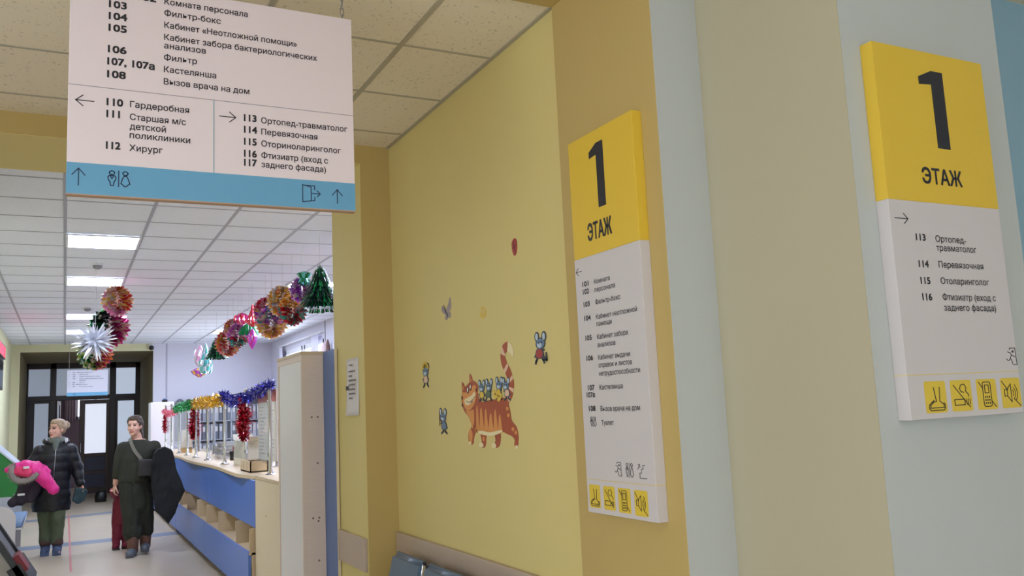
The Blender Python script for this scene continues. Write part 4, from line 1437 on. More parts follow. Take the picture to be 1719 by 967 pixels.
# ------------------------------------------------------------------ lobby seats under the cat
M_VINYL = mat('blue_grey_vinyl', (84, 104, 128), .38, bump=.03, bscale=120)
st = thing('beam_seating', 'row of blue-grey vinyl waiting seats along the yellow wall under the cat', 'seating', (1.66, 4.68, 0))
MB().rbox(-.40, -.34, -1.45, .0, .34, .40, .005).build('beam', M_STEEL, st)
for i in range(3):
    y1 = -.02 - i * .475
    y0 = y1 - .435
    bk = MB()
    bm = bmesh.new()
    bmesh.ops.create_cube(bm, size=1)
    for v in bm.verts:
        z = .50 if v.co.z < 0 else .86
        x = (-.09 if v.co.z < 0 else -.005) + (-.055 if v.co.x < 0 else 0)
        v.co = Vector((x, y0 if v.co.y < 0 else y1, z))
    bmesh.ops.bevel(bm, geom=bm.edges[:], offset=.022, segments=3, affect='EDGES')
    bk.bm(bm)
    bk.build('backrest', M_VINYL, st, True, 50)
    MB().rbox(-.56, -.10, y0, y1, .405, .47, .022, 3).build('seat', M_VINYL, st, True, 50)
for i in range(1, 3):
    y = -i * .475
    MB().tube([(-.37, y, .37), (-.13, y, .45), (-.085, y, .66), (-.05, y, .85)], .009, 8).build('back_bracket', M_CHROME, st, True)
    MB().ball((-.049, y, .853), .011, 10).build('bracket_cap', M_BLACK, st, True)
for y in (-.25, -1.2):
    MB().tube([(-.37, y, .36), (-.37, y, .05)], .025, 12).tube([(-.60, y, .02), (-.37, y, .05), (-.05, y, .02)], .02, 10).build('leg', M_STEEL, st, True)

# ------------------------------------------------------------------ foil decorations
FOIL = {}


def foil(nm, rgb, rough=.22):
    return mat('foil_' + nm, rgb, max(rough - .04, .16), metal=.5)


F_GOLD = foil('gold', (250, 208, 96))
F_RED = foil('red', (230, 60, 78))
F_PINK = foil('pink', (248, 176, 214))
F_MAG = foil('magenta', (220, 66, 150))
F_GRN = foil('green', (24, 128, 70))
F_DGRN = foil('dark_green', (5, 44, 33), .3)
F_SIL = foil('silver', (226, 228, 236), .15)
F_PUR = foil('purple', (200, 90, 220))
F_TEAL = foil('teal', (96, 190, 184))
F_LIME = foil('lime', (206, 220, 110))
F_GLINT = foil('pale', (255, 242, 222), .2)  # pale pieces mixed into the balls as painted glints
F_ORG = foil('orange', (250, 160, 90))


def foil_ball(label, c, r, mats, pick, seed, group, flat_y=1.0, fins=40):
    """honeycomb foil ball of scalloped fins around a vertical axis"""
    rnd = random.Random(seed)
    t = thing('foil_ball', label, 'foil ball', c, rnd.uniform(0, .3), group)
    mb = MB()
    K = 24
    for i in range(fins):
        ph = 2 * math.pi * (i + rnd.uniform(-.3, .3)) / fins
        dx, dy = math.cos(ph), math.sin(ph) * flat_y
        side = Vector((-math.sin(ph), math.cos(ph), 0))
        prev = None
        for k in range(K + 1):
            th = math.pi * k / K
            rr = r * (1.0 if k % 2 else .84) * rnd.uniform(.90, 1.05)
            off = side * r * .10 * (1 if k % 2 else -1) * rnd.uniform(.5, 1.3)
            p = Vector((rr * math.sin(th) * dx, rr * math.sin(th) * dy, rr * math.cos(th)))
            inn = Vector((p.x * .35, p.y * .35, p.z * .9))
            cur = (p + off, inn)
            if prev:
                o_ = len(mb.v)
                mb.add([prev[1], prev[0], cur[0], cur[1]], [(0, 1, 2, 3)], len(mats) if rnd.random() < .22 else pick(dx, dy, math.cos(th), rnd))
            prev = cur
    mb.build('foil_fins', list(mats) + [F_GLINT], t)
    MB().cyl((0, 0, r * .9), (0, 0, CZ - c[2] - .005), .0013, 6).build('string', mat('thread', (190, 190, 196), .6), t)
    return t


GL = 'foil balls hanging in the hall'
foil_ball('upper foil ball in the hall, gold and red with pink edges', (.467, 10.0, 2.90), .165, [F_GOLD, F_RED, F_PINK, F_SIL],
          lambda x, y, z, q: q.choice((0, 0, 3)) if x < -.1 and z > -.4 and q.random() < .6 else (2 if x < -.3 or z < -.75 else q.choice((1, 1, 0))), 11, GL)
foil_ball('middle foil ball, half dark green and half crimson magenta, hanging in the hall', (.419, 10.6, 2.675), .225, [F_DGRN, F_MAG, F_LIME, F_GRN],
          lambda x, y, z, q: (q.choice((0, 0, 3)) if x < .0 else 1), 12, GL)
foil_ball('lowest foil ball in the hall, green gold left and magenta orange right', (.265, 10.0, 2.355), .185, [F_LIME, F_GRN, F_MAG, F_ORG, F_SIL],
          lambda x, y, z, q: (q.choice((0, 1, 4)) if x < -.1 else (q.choice((4, 2)) if x < .1 else q.choice((2, 3, 3)))), 13, GL)
t = thing('foil_starburst', 'silver foil starburst hanging over the lowest foil ball in the hall', 'foil decoration', (.243, 9.40, 2.43), 0)
rnd = random.Random(21)
mb = MB()
for i in range(150):
    d = Vector((rnd.gauss(0, 1), rnd.gauss(0, .6), rnd.gauss(.1, .8))).normalized()
    l = .24 * rnd.uniform(.55, 1.0)
    s = d.cross(Vector((rnd.gauss(0, 1), rnd.gauss(0, 1), rnd.gauss(0, 1)))).normalized() * .016
    b_ = d.cross(s).normalized() * .012
    mb.add([(0, 0, 0), d * l * .45 + s, d * l + b_, d * l * .45 - s + b_], [(0, 1, 2), (0, 2, 3)])
mb.build('foil_rays', F_SIL, t)
MB().cyl((0, 0, 0), (0, 0, .785), .0013, 6).build('string', mat('thread', (190, 190, 196), .6), t)


def foil_tree(label, c, h, r, mt1, mt2, seed, layers=7):
    """fringed foil tree, c = centre of its base"""
    rnd = random.Random(seed)
    t = thing('foil_tree', label, 'foil tree', c, 0, 'foil trees')
    mb = MB()
    for l in range(layers):
        z0 = h * (1 - (l + 1) / layers)
        z1 = min(h, z0 + h / layers * 1.7)
        r0 = r * (.12 + .88 * (l + 1) / layers)
        n = 12 + l * 7
        for i in range(n):
            a = 2 * math.pi * (i + rnd.random() * .5) / n
            rr = r0 * rnd.uniform(.85, 1.08)
            dz = rnd.uniform(-.02, .03) * h
            wv = 2 * math.pi / n * .52
            p0 = (.58 * r0 * math.cos(a), .58 * r0 * math.sin(a), z1)
            pl_, pr = [(rr * .95 * math.cos(a + s * wv), rr * .95 * math.sin(a + s * wv), z0 + h / layers * .15 + dz) for s in (-1, 1)]
            tip = (rr * math.cos(a), rr * math.sin(a), z0 + dz)
            mb.add([p0, pl_, tip, pr], [(0, 1, 2), (0, 2, 3)], 1 if rnd.random() < .3 else 0)
    mb.cone((0, 0, .02), (0, 0, h * .97), r * .70, .006, 16, 0)
    mb.build('fringe', [mt1, mt2], t)
    mb = MB()
    for i in range(5):
        a = math.pi / 2 + 2 * math.pi * i / 5
        mb.prism([(.0, .0), (.012 * math.cos(a - .63), .012 * math.sin(a - .63)), (.03 * math.cos(a), .03 * math.sin(a)), (.012 * math.cos(a + .63), .012 * math.sin(a + .63))], 'y', -.002, .002)
    o = mb.build('star', mt1, t)
    o.location = (0, 0, h)
    MB().cyl((0, 0, h), (0, 0, CZ - c[2] - .005), .0013, 6).build('string', mat('thread', (190, 190, 196), .6), t)
    return t


foil_tree('large dark green foil tree hanging by the jamb above the reception', (2.0, 7.58, 2.53), .385, .215, F_DGRN, F_GRN, 31, 8)
foil_tree('smaller green foil tree hanging at the far end of the foil row', (2.0, 13.6, 2.50), .30, .18, F_DGRN, F_GRN, 32, 6)
GR = 'foil balls above the reception'
C4 = [F_GOLD, F_RED, F_PINK, F_PUR, F_TEAL, F_ORG, F_SIL]
foil_ball('purple foil ball beside the large dark green foil tree', (2.0, 8.25, 2.80), 0.128, C4, lambda x, y, z, q: q.choice((3, 3, 3, 6)), 41, GR)
foil_ball('gold and red foil ball below the purple one', (2.0, 8.65, 2.655), 0.159, C4, lambda x, y, z, q: (q.choice((0, 0, 5)) if z > .1 else q.choice((1, 1, 4))), 42, GR)
foil_ball('pale gold foil ball, topmost in the middle of the foil row', (2.0, 9.1, 2.80), 0.169, C4, lambda x, y, z, q: q.choice((0, 0, 6, 5)), 43, GR)
foil_ball('magenta and gold foil ball, lowest in the middle of the foil row', (2.0, 9.65, 2.64), 0.185, C4, lambda x, y, z, q: (q.choice((3, 2, 4)) if z > -.2 else q.choice((0, 0, 2))), 44, GR)
foil_ball('red and gold foil ball left of the pale gold one', (2.0, 9.95, 2.80), 0.154, C4, lambda x, y, z, q: (q.choice((1, 1, 2)) if z > .1 else q.choice((0, 3))), 45, GR)
foil_ball('lilac and green foil ball under the red lantern', (2.0, 11.75, 2.69), 0.159, C4, lambda x, y, z, q: (q.choice((3, 2, 2)) if z > -.3 else q.choice((4, 1))), 46, GR)
foil_ball('orange and gold foil ball right of the smaller green foil tree', (2.0, 12.55, 2.655), 0.190, C4, lambda x, y, z, q: q.choice((5, 0, 1, 2)), 47, GR)
foil_ball('gold and pink foil ball above the orange one', (1.98, 12.0, 2.80), 0.134, C4, lambda x, y, z, q: q.choice((0, 2, 1, 6)), 48, GR)


def lantern(label, c, prof, mts, n=12, twist=.5, drop=None):
    t = thing('foil_lantern', label, 'foil lantern', c, 0, 'foil lanterns')
    mb = MB()
    for k in range(n):
        a = 2 * math.pi * k / n
        wv = math.pi / n * .8
        for i in range(len(prof) - 1):
            (r0, z0), (r1, z1) = prof[i], prof[i + 1]
            a0, a1 = a + twist * i / len(prof), a + twist * (i + 1) / len(prof)
            mb.add([(r0 * math.cos(a0 - wv), r0 * math.sin(a0 - wv), z0), (r0 * 1.12 * math.cos(a0), r0 * 1.12 * math.sin(a0), z0), (r1 * 1.12 * math.cos(a1), r1 * 1.12 * math.sin(a1), z1), (r1 * math.cos(a1 - wv), r1 * math.sin(a1 - wv), z1),
                    (r0 * math.cos(a0 + wv), r0 * math.sin(a0 + wv), z0), (r1 * math.cos(a1 + wv), r1 * math.sin(a1 + wv), z1)], [(0, 1, 2, 3), (1, 4, 5, 2)], (k + i) % len(mts))
    mb.build('foil_body', mts, t)
    z = max(p[1] for p in prof)
    MB().cyl((0, 0, z - .02), (0, 0, drop or CZ - c[2] - .005), .0013, 6).build('string', mat('thread', (190, 190, 196), .6), t)
    return t


lantern('green foil bow hanging up left of the large dark foil tree', (2.0, 8.16, 2.83), [(.015, 0), (.06, .03), (.035, .07), (.065, .12), (.015, .14)], [F_GRN, F_TEAL], 8, .8)
lantern('red pointed foil lantern hanging in the middle gap of the foil row', (2.0, 10.75, 2.70), [(.015, 0), (.07, .06), (.05, .12), (.02, .20), (.008, .27)], [F_RED], 10)
lantern('green foil bell below the red lantern', (2.0, 11.0, 2.63), [(.11, 0), (.10, .04), (.075, .09), (.03, .13), (.01, .15)], [F_GRN], 12, .2)
lantern('red foil lantern above the lilac foil ball', (2.0, 11.45, 2.80), [(.02, 0), (.10, .05), (.09, .11), (.02, .15)], [F_RED, F_MAG], 10)
lantern('magenta pointed foil drop hanging lowest beside the green bell', (2.0, 10.78, 2.43), [(.006, 0), (.045, .08), (.06, .15), (.03, .21), (.008, .25)], [F_PUR, F_MAG], 8)
lantern('pink foil spiral lantern at the far left end of the foil row', (2.0, 15.45, 2.50), [(.03, 0), (.075, .08), (.085, .18), (.06, .28), (.02, .36)], [F_PINK, F_SIL], 8, 1.2)
lantern('pale green foil lantern beside the pink spiral one', (2.0, 14.72, 2.50), [(.10, 0), (.085, .06), (.05, .16), (.03, .26), (.008, .33)], [F_TEAL, F_SIL], 8, .3)
lantern('gold and purple foil flower hanging lowest at the far left end', (2.0, 15.45, 2.32), [(.02, 0), (.09, .05), (.13, .11), (.06, .15), (.01, .165)], [F_GOLD, F_PUR], 9, .3, .18)
lantern('silver foil cup hanging below the pale green lantern', (2.0, 14.72, 2.345), [(.07, 0), (.09, .04), (.095, .11), (.10, .14)], [F_SIL, F_TEAL], 10, .1, .155)

# ------------------------------------------------------------------ people
M_SKIN = mat('skin', (222, 172, 150), .5, vary=.06, vscale=20)
M_EYE = mat('eye_dark', (62, 44, 42), .3)
M_LIP = mat('lips', (178, 100, 98), .5)
M_BROW = mat('brow', (122, 92, 76), .7)


def fused(name, mb, mats, parent, voxel=.008, smooth=4, fold=0.0, fscale=6.0, quilt=None, seed=0.0, classify=None):
    """one continuous skin grown over the collected shapes"""
    o = mb.build(name, mats, None)
    rm = o.modifiers.new('r', 'REMESH')
    rm.mode = 'VOXEL'
    rm.voxel_size = voxel
    rm.use_smooth_shade = True
    if smooth:
        s = o.modifiers.new('s', 'SMOOTH')
        s.factor, s.iterations = .5, smooth
    dg = bpy.context.evaluated_depsgraph_get()
    dg.update()
    me = bpy.data.meshes.new_from_object(o.evaluated_get(dg))
    old = o.data
    o.modifiers.clear()
    o.data = me
    me.name = name
    bpy.data.meshes.remove(old)
    if fold or quilt:
        off = Vector((seed, seed * 2, 0))
        cs = []
        for v in me.vertices:
            c = v.co
            d = 0
            if fold:
                d += fold * noise.noise(Vector((c.x * fscale, c.y * fscale, c.z * fscale * .55)) + off) + fold * .5 * noise.noise(Vector((c.x, c.y, c.z * .6)) * fscale * 2.6 + off)
            if quilt:
                d += quilt[1] * (abs(math.sin(math.pi * c.z / quilt[0])) - .6)
            cs.append(c + v.normal * d)
        for v, c in zip(me.vertices, cs):
            v.co = c
    me.materials.clear()
    for m in (mats if isinstance(mats, (list, tuple)) else [mats]):
        me.materials.append(m)
    if classify:
        for p in me.polygons:
            p.material_index = classify(p.center)
    else:
        for p in me.polygons:
            p.material_index = 0
    me.polygons.foreach_set('use_smooth', [True] * len(me.polygons))
    me.update()
    o.parent = parent
    return o


def add_hand(mb, wrist, d, palm, thumb, s=1.0, curl=.7):
    """palm and five bent fingers; d = hand direction, palm = direction the fingers curl to, thumb = thumb side"""
    w, d, n, t = Vector(wrist), Vector(d).normalized(), Vector(palm).normalized(), Vector(thumb).normalized()
    n = (n - d * n.dot(d)).normalized()
    t = (t - d * t.dot(d) - n * t.dot(n)).normalized()
    for q in (-.026, -.009, .009, .026):
        mb.limb([w + t * q * .6 * s, w + d * .085 * s + t * q * s], [.015 * s, .013 * s], 8)
    for q, l, r in ((.034, .070, .0085), (.0115, .078, .009), (-.0115, .072, .0085), (-.034, .056, .0075)):
        p = w + d * .088 * s + t * q * s
        a = curl * .5
        pts = [p]
        for seg, f in enumerate((.45, .32, .23)):
            dd = (d * math.cos(a) + n * math.sin(a)).normalized()
            p = p + dd * l * f * s
            pts.append(p)
            a += curl * .75
        mb.limb(pts, [r * s, r * s, r * .92 * s, r * .8 * s], 8)
    p = w + d * .025 * s + t * .028 * s
    d1 = (d * .6 + t * .75 + n * .25).normalized()
    d2 = (d * .85 + t * .25 + n * .45).normalized()
    mb.limb([p, p + d1 * .038 * s, p + d1 * .038 * s + d2 * .03 * s, p + d1 * .038 * s + d2 * .052 * s], [.013 * s, .0105 * s, .0095 * s, .008 * s], 8)


def add_head(mb, hc, R, s=1.0):
    hc = Vector(hc)
    P = lambda x, y, z: hc + R @ (Vector((x, y, z)) * s)
    B = lambda c, r: mb.ball(P(*c), [k * s for k in r], 18, 0, R)
    B((0, .015, .035), (.076, .095, .088))
    B((0, -.018, -.03), (.064, .076, .085))
    B((0, -.033, -.075), (.050, .050, .045))
    B((0, -.070, -.098), (.022, .020, .018))
    B((0, -.086, -.068), (.023, .013, .011))
    mb.cone(P(0, -.084, .006), P(0, -.106, -.034), .008 * s, .013 * s, 10)
    B((0, -.100, -.036), (.016, .015, .011))
    for k in (-1, 1):
        B((k * .074, .012, -.012), (.011, .020, .030))
        B((k * .030, -.077, .024), (.024, .014, .008))
        B((k * .040, -.058, -.034), (.022, .022, .022))


def head_classes(hc, R, s=1.0):
    Ri = R.inverted()
    hc = Vector(hc)

    def f(c):
        q = (Ri @ (c - hc)) / s
        if q.y < -.045 and q.z > -.12 and q.z < .1 and abs(q.x) < .08:
            ax = abs(abs(q.x) - .030)
            if ax < .014 and abs(q.z - .006) < .0075:
                return 1
            if ax < .020 and abs(q.z - .026) < .005:
                return 3
            if abs(q.x) < .024 and abs(q.z + .068) < .008 and q.y < -.07:
                return 2
        return 0
    return f


SKINS = [M_SKIN, M_EYE, M_LIP, M_BROW]

# ---- woman in the black quilted coat
w1_ = thing('person', 'woman in black quilted coat and olive trousers looking aside, pink jacket on her arm', 'person', (0, 12.92, 0))
R = Matrix.Rotation(math.radians(-48), 3, 'Z') @ Matrix.Rotation(math.radians(-3), 3, 'X')
HC = (-.090, -.02, 1.578)
mb = MB()
add_head(mb, HC, R, 1.02)
mb.limb([(-.085, .015, 1.50), (-.095, .02, 1.38)], [.052, .06])
mb.loft([(-.13, 0, .82, .15, .10), (-.13, 0, .92, .16, .11), (-.12, 0, 1.08, .135, .095), (-.11, 0, 1.22, .16, .105), (-.10, 0, 1.33, .16, .085), (-.10, .01, 1.40, .07, .06)], 20)
mb.limb([(-.27, 0, 1.31), (-.40, 0, 1.07), (-.38, -.20, 1.04)], [.05, .043, .03])
mb.limb([(.07, 0, 1.31), (.15, .02, 1.06), (.195, -.03, .86)], [.05, .043, .03])
add_hand(mb, (-.375, -.21, 1.035), (.25, -.95, -.05), (.1, -.1, -1), (.9, .2, .1), 1.0, .6)
add_hand(mb, (.197, -.032, .855), (.08, -.02, -1), (-.7, -.6, 0), (-.3, -.9, 0), 1.0, .95)
mb.limb([(-.21, 0, .84), (-.20, -.01, .48), (-.19, .02, .09)], [.085, .06, .04])
mb.limb([(-.05, 0, .84), (-.06, -.05, .48), (-.055, -.02, .09)], [.085, .06, .04])
mb.limb([(-.19, .02, .06), (-.205, -.12, .035)], [.035, .03])
mb.limb([(-.055, -.02, .06), (-.05, -.17, .035)], [.035, .03])
fused('body', mb, SKINS, w1_, .0055, 2, classify=head_classes(HC, R, 1.02))
mb = MB()
hp = lambda x, y, z: Vector(HC) + R @ Vector((x, y, z))
mb.ball(hp(0, .016, .088), (.083, .100, .050), 20, 0, R)
mb.ball(hp(0, .04, .045), (.088, .09, .084), 18, 0, R)
for k in (-1, 1):
    mb.ball(hp(k * .058, .034, .03), (.034, .066, .055), 14, 0, R)
    mb.ball(hp(k * .062, -.006, .056), (.022, .052, .034), 12, 0, R)
mb.ball(hp(0, .06, .0), (.074, .055, .075), 16, 0, R)
mb.ball(hp(0, .135, .055), (.055, .048, .055), 14, 0, R)
fused('hair', mb, mat('hair_fair', (176, 150, 122), .5, vary=.35, vscale=30), w1_, .007, 2, .006, 30)
mb = MB()
mb.loft([(-.135, 0, .545, .222, .155), (-.135, 0, .62, .228, .16), (-.135, 0, .80, .222, .16), (-.13, 0, .98, .208, .152), (-.12, 0, 1.12, .205, .148), (-.11, 0, 1.25, .212, .140), (-.10, 0, 1.33, .185, .118),
         (-.10, .01, 1.40, .115, .095), (-.10, .02, 1.44, .10, .085)], 32)
mb.limb([(-.275, 0, 1.305), (-.40, .0, 1.07), (-.375, -.19, 1.035)], [.083, .082, .062])
mb.limb([(.075, 0, 1.305), (.155, .02, 1.06), (.195, -.03, .875)], [.083, .080, .060])
ct = fused('coat', mb, mat('coat_black', (17, 19, 27), .5), w1_, .010, 3, .010, 9, (.115, .008), 1.3)
MB().tube([(-.095, -.108, 1.40), (-.10, -.150, 1.25), (-.11, -.165, 1.08), (-.115, -.17, .90)], .0045, 6).build('zip', M_STEEL, ct, True)
mb = MB()
ring = [(-.10 + .125 * math.cos(a), .035 + .105 * math.sin(a), 1.425 + .02 * math.sin(a)) for a in [math.radians(-60 + 300 * i / 16) for i in range(17)]]
mb.tube(ring, [.028 + .014 * math.sin(math.pi * i / 16) for i in range(17)], 10)
hd = fused('hood', mb, mat('coat_black', (17, 19, 27), .5), w1_, .009, 3, .006, 14)
MB().cyl((.012, -.045, 1.455), (.014, -.048, 1.40), .011).cyl((.03, -.035, 1.455), (.032, -.038, 1.41), .010).build('toggle', M_WHITE, hd)
mb = MB()
ring = [(-.095 + .075 * math.cos(a), .0 + .078 * math.sin(a), 1.435 + .012 * math.sin(a * 3)) for a in [math.radians(360 * i / 20) for i in range(21)]]
mb.tube(ring, .034, 10)
mb.limb([(-.095, -.09, 1.42), (-.10, -.112, 1.32)], [.045, .022])
fused('scarf', mb, mat('scarf_grey_green', (112, 122, 114), .9), w1_, .008, 2, .008, 22)
mb = MB()
mb.limb([(-.215, 0, .80), (-.205, -.01, .48), (-.195, .015, .16)], [.108, .082, .066])
mb.limb([(-.05, 0, .80), (-.055, -.05, .48), (-.058, -.02, .17)], [.108, .085, .068])
fused('trousers', mb, mat('trousers_olive', (86, 96, 74), .85), w1_, .009, 2, .014, 9)
for x, y in ((-.192, .015), (-.056, -.03)):
    mb = MB()
    mb.limb([(x, y, .12), (x, y, .07)], [.056, .056])
    mb.limb([(x, y, .055), (x - .012, y - .13, .048)], [.055, .046])
    mb.box(x - .055, x + .045, y - .17, y + .05, 0, .03)
    b_ = fused('boot', mb, mat('boot_blue', (72, 88, 122), .6), w1_, .007, 3)
    MB().loft([(x, y, .115, .064, .064), (x, y, .14, .068, .068), (x, y, .185, .066, .066)], 18).build('cuff', mat('cuff_brown', (86, 66, 58), .9, bump=.3, bscale=90), b_, True)

pj = thing('child_jacket', 'bright pink child jacket with grey fur hood trim over the first woman\'s arm', 'jacket', (0, 12.62, 0))
M_PINK = mat('jacket_pink', (240, 46, 148), .5, vary=.08, vscale=12)
mb = MB()
mb.limb([(-.53, 0, 1.10), (-.42, -.02, 1.12), (-.30, -.03, 1.10)], [.085, .10, .085])
mb.limb([(-.33, -.05, 1.08), (-.22, -.08, .98), (-.11, -.09, .84)], [.088, .082, .064])
mb.limb([(-.30, -.02, 1.14), (-.20, -.03, 1.06)], [.055, .05])
mb.limb([(-.57, .02, 1.13), (-.62, .02, 1.11)], [.045, .035])
fused('shell', mb, M_PINK, pj, .008, 2, .018, 11, None, 4.0)
mb = MB()
arc = smooth_curve([(-.565, -.07, 1.16), (-.57, -.09, 1.06), (-.52, -.10, .985), (-.43, -.11, .965), (-.34, -.12, 1.0), (-.285, -.115, 1.05)], 5)
mb.tube(arc, .036, 8)
rnd = random.Random(77)
for p in arc:
    for _ in range(22):
        d = Vector((rnd.gauss(0, 1), rnd.gauss(0, 1), rnd.gauss(0, 1))).normalized()
        s = d.orthogonal().normalized() * .006
        c = Vector(p)
        mb.add([c - s, c + s, c + d * .062], [(0, 1, 2)])
mb.build('fur_trim', mat('fur_grey', (150, 142, 136), .95), pj)
mb = MB()
mb.limb([(-.50, -.075, 1.09), (-.40, -.10, 1.07)], [.062, .066])
fused('hood_lining', mb, mat('lining_red_pink', (226, 60, 110), .6), pj, .008, 2, .012, 18)
MB().rbox(-.445, -.38, -.18, -.165, 1.115, 1.145, .005).build('white_tag', M_PAPER, pj)
st_ = thing('child_trousers', 'dark purple child snow trousers with a white patch hanging below the pink jacket', 'trousers', (0, 12.70, 0))
mb = MB()
mb.limb([(-.40, .02, .98), (-.43, .01, .84), (-.47, .0, .74)], [.10, .095, .085])
mb.limb([(-.32, .02, .98), (-.34, .02, .84), (-.36, .0, .75)], [.09, .085, .07])
mb.limb([(-.50, .0, .74), (-.56, -.01, .70)], [.06, .05])
fused('cloth', mb, mat('trousers_plum', (48, 38, 52), .7), st_, .009, 2, .016, 9, None, 7.0)
MB().rbox(-.505, -.425, -.108, -.094, .785, .812, .004).build('white_patch', M_WHITE, st_).rotation_euler = (0, .0, 0)

hb = thing('handbag', 'dark teal soft handbag hanging from the first woman\'s lowered hand', 'handbag', (.19, 12.87, 0))
mb = MB()
mb.prism([(-.085, .66), (-.02, .605), (.06, .64), (.09, .77), (.03, .80), (-.05, .81)], 'y', -.055, .055)
bd = fused('bag_body', mb, mat('bag_teal', (34, 62, 70), .6), hb, .009, 5, .012, 11)
MB().tube(smooth_curve([(-.055, 0, .78), (-.03, 0, .84), (.03, 0, .84), (.045, 0, .78)], 5), .007, 6).build('strap', mat('bag_strap', (56, 70, 74), .6), hb, True)

# ---- woman in dark olive holding the child's hand
w2_ = thing('person', 'woman in dark olive top and trousers with brown boots, holding a child\'s hand', 'person', (.80, 12.0, 0))
R = Matrix.Rotation(math.radians(-24), 3, 'Z')
HC = (-.022, -.02, 1.575)
mb = MB()
add_head(mb, HC, R, 1.02)
mb.limb([(-.005, .01, 1.50), (.01, .015, 1.38)], [.056, .07])
mb.loft([(.01, 0, .80, .16, .11), (.01, 0, .95, .16, .12), (.02, 0, 1.1, .15, .11), (.03, 0, 1.24, .17, .11), (.03, 0, 1.33, .17, .09), (.02, .01, 1.41, .085, .07)], 20)
mb.limb([(-.15, 0, 1.31), (-.20, .02, 1.07), (-.225, .07, .88)], [.055, .048, .033])
mb.limb([(.20, 0, 1.31), (.29, .05, 1.07), (.25, -.06, 1.04)], [.055, .046, .033])
add_hand(mb, (-.227, .075, .872), (-.18, .25, -.95), (.9, .2, 0), (0, -1, -.2), 1.0, .75)
add_hand(mb, (.248, -.065, 1.038), (-.25, -.85, -.3), (0, -.2, -1), (-.9, .2, .2), 1.0, .7)
mb.limb([(-.08, 0, .84), (-.05, -.03, .48), (-.03, -.07, .09)], [.09, .065, .042])
mb.limb([(.10, 0, .84), (.11, .03, .48), (.125, .07, .10)], [.09, .065, .042])
mb.limb([(-.03, -.07, .06), (-.07, -.19, .035)], [.036, .03])
mb.limb([(.125, .07, .065), (.115, -.06, .045)], [.036, .03])
fused('body', mb, SKINS, w2_, .0055, 2, classify=head_classes(HC, R, 1.02))
hp = lambda x, y, z: Vector(HC) + R @ Vector((x, y, z))
mb = MB()
mb.ball(hp(0, .016, .088), (.083, .100, .050), 20, 0, R)
mb.ball(hp(0, .04, .045), (.088, .09, .084), 18, 0, R)
for k in (-1, 1):
    mb.ball(hp(k * .058, .034, .03), (.034, .066, .055), 14, 0, R)
    mb.ball(hp(k * .062, -.006, .056), (.022, .052, .034), 12, 0, R)
mb.ball(hp(0, .062, -.005), (.073, .052, .08), 16, 0, R)
for k in (-1, 1):
    mb.ball(hp(k * .060, .052, -.02), (.026, .042, .075), 12, 0, R)
mb.limb([hp(.02, .10, .0), hp(.05, .10, -.14)], [.045, .03])
fused('hair', mb, mat('hair_brown', (74, 60, 52), .45, vary=.45, vscale=30), w2_, .007, 2, .005, 30)
M_OLIVE = mat('knit_olive', (46, 48, 38), .9)
mb = MB()
mb.loft([(.0, 0, .885, .182, .14), (.0, 0, .93, .19, .148), (.01, 0, 1.05, .195, .15), (.02, 0, 1.18, .20, .148), (.03, 0, 1.28, .20, .132), (.03, 0, 1.36, .165, .105), (.015, .0, 1.405, .10, .085)], 30)
mb.limb([(-.145, 0, 1.305), (-.20, .02, 1.08), (-.212, .045, .985)], [.085, .072, .062])
mb.limb([(.20, 0, 1.30), (.295, .05, 1.07), (.255, -.04, 1.042)], [.090, .078, .06])
fused('sweater', mb, M_OLIVE, w2_, .009, 3, .013, 8, None, 2.0)
mb = MB()
mb.limb([(-.075, 0, .86), (-.05, -.03, .52), (-.035, -.075, .27)], [.118, .115, .102])
mb.limb([(.085, 0, .86), (.10, .02, .52), (.115, .06, .28)], [.118, .112, .095])
mb.limb([(.02, 0, .84), (.03, -.02, .6)], [.13, .12])
fused('trousers', mb, mat('trousers_dark_olive', (42, 43, 34), .9), w2_, .009, 3, .016, 8, None, 5.0)
for (x, y, z), (fx, fy) in (((-.03, -.08, .0), (-.075, -.215)), ((.122, .065, .03), (.11, -.075))):
    b_ = MB().loft([(x, y, z + .05, .062, .066), (x, y, z + .12, .066, .068), (x, y, z + .2, .072, .074), (x, y, z + .27, .074, .076)], 18).build('boot', mat('boot_brown', (104, 70, 56), .75, bump=.2, bscale=60), w2_, True)
    mb = MB()
    mb.limb([(x, y, z + .052), (fx, fy, z + .045)], [.060, .048])
    mb.limb([(x, y + .02, z + .05), (x, y, z + .05)], [.058, .058])
    mb.prism([(x - .055, y + .07), (x + .055, y + .07), (fx + .045, fy - .02), (fx - .045, fy - .02)], 'z', z, z + .03)
    fused('galosh', mb, mat('galosh_grey', (92, 98, 106), .5), b_, .007, 3)

cb = thing('crossbody_bag', 'dark flat crossbody bag on a grey strap worn by the second woman', 'bag', (.80, 12.0, 0))
mb = MB()
mb.rbox(.01, .20, -.215, -.165, .955, 1.165, .02, 2)
bd = fused('bag_body', mb, mat('bag_charcoal', (42, 38, 38), .6), cb, .008, 2, .005, 10)
mb = MB()
pts = smooth_curve([(-.075, -.02, 1.425), (-.068, -.095, 1.385), (-.03, -.150, 1.28), (.03, -.172, 1.19), (.06, -.185, 1.14)], 5)
for i in range(len(pts) - 1):
    a, b_ = Vector(pts[i]), Vector(pts[i + 1])
    s = Vector((.016, -.004, .012))
    n2 = Vector((0, -.005, .002))
    mb.add([a - s, a + s, b_ + s, b_ - s, a - s + n2, a + s + n2, b_ + s + n2, b_ - s + n2], [(0, 1, 2, 3), (4, 5, 6, 7), (0, 1, 5, 4), (1, 2, 6, 5), (2, 3, 7, 6), (3, 0, 4, 7)])
mb.build('strap', mat('strap_grey', (112, 108, 98), .7), cb)

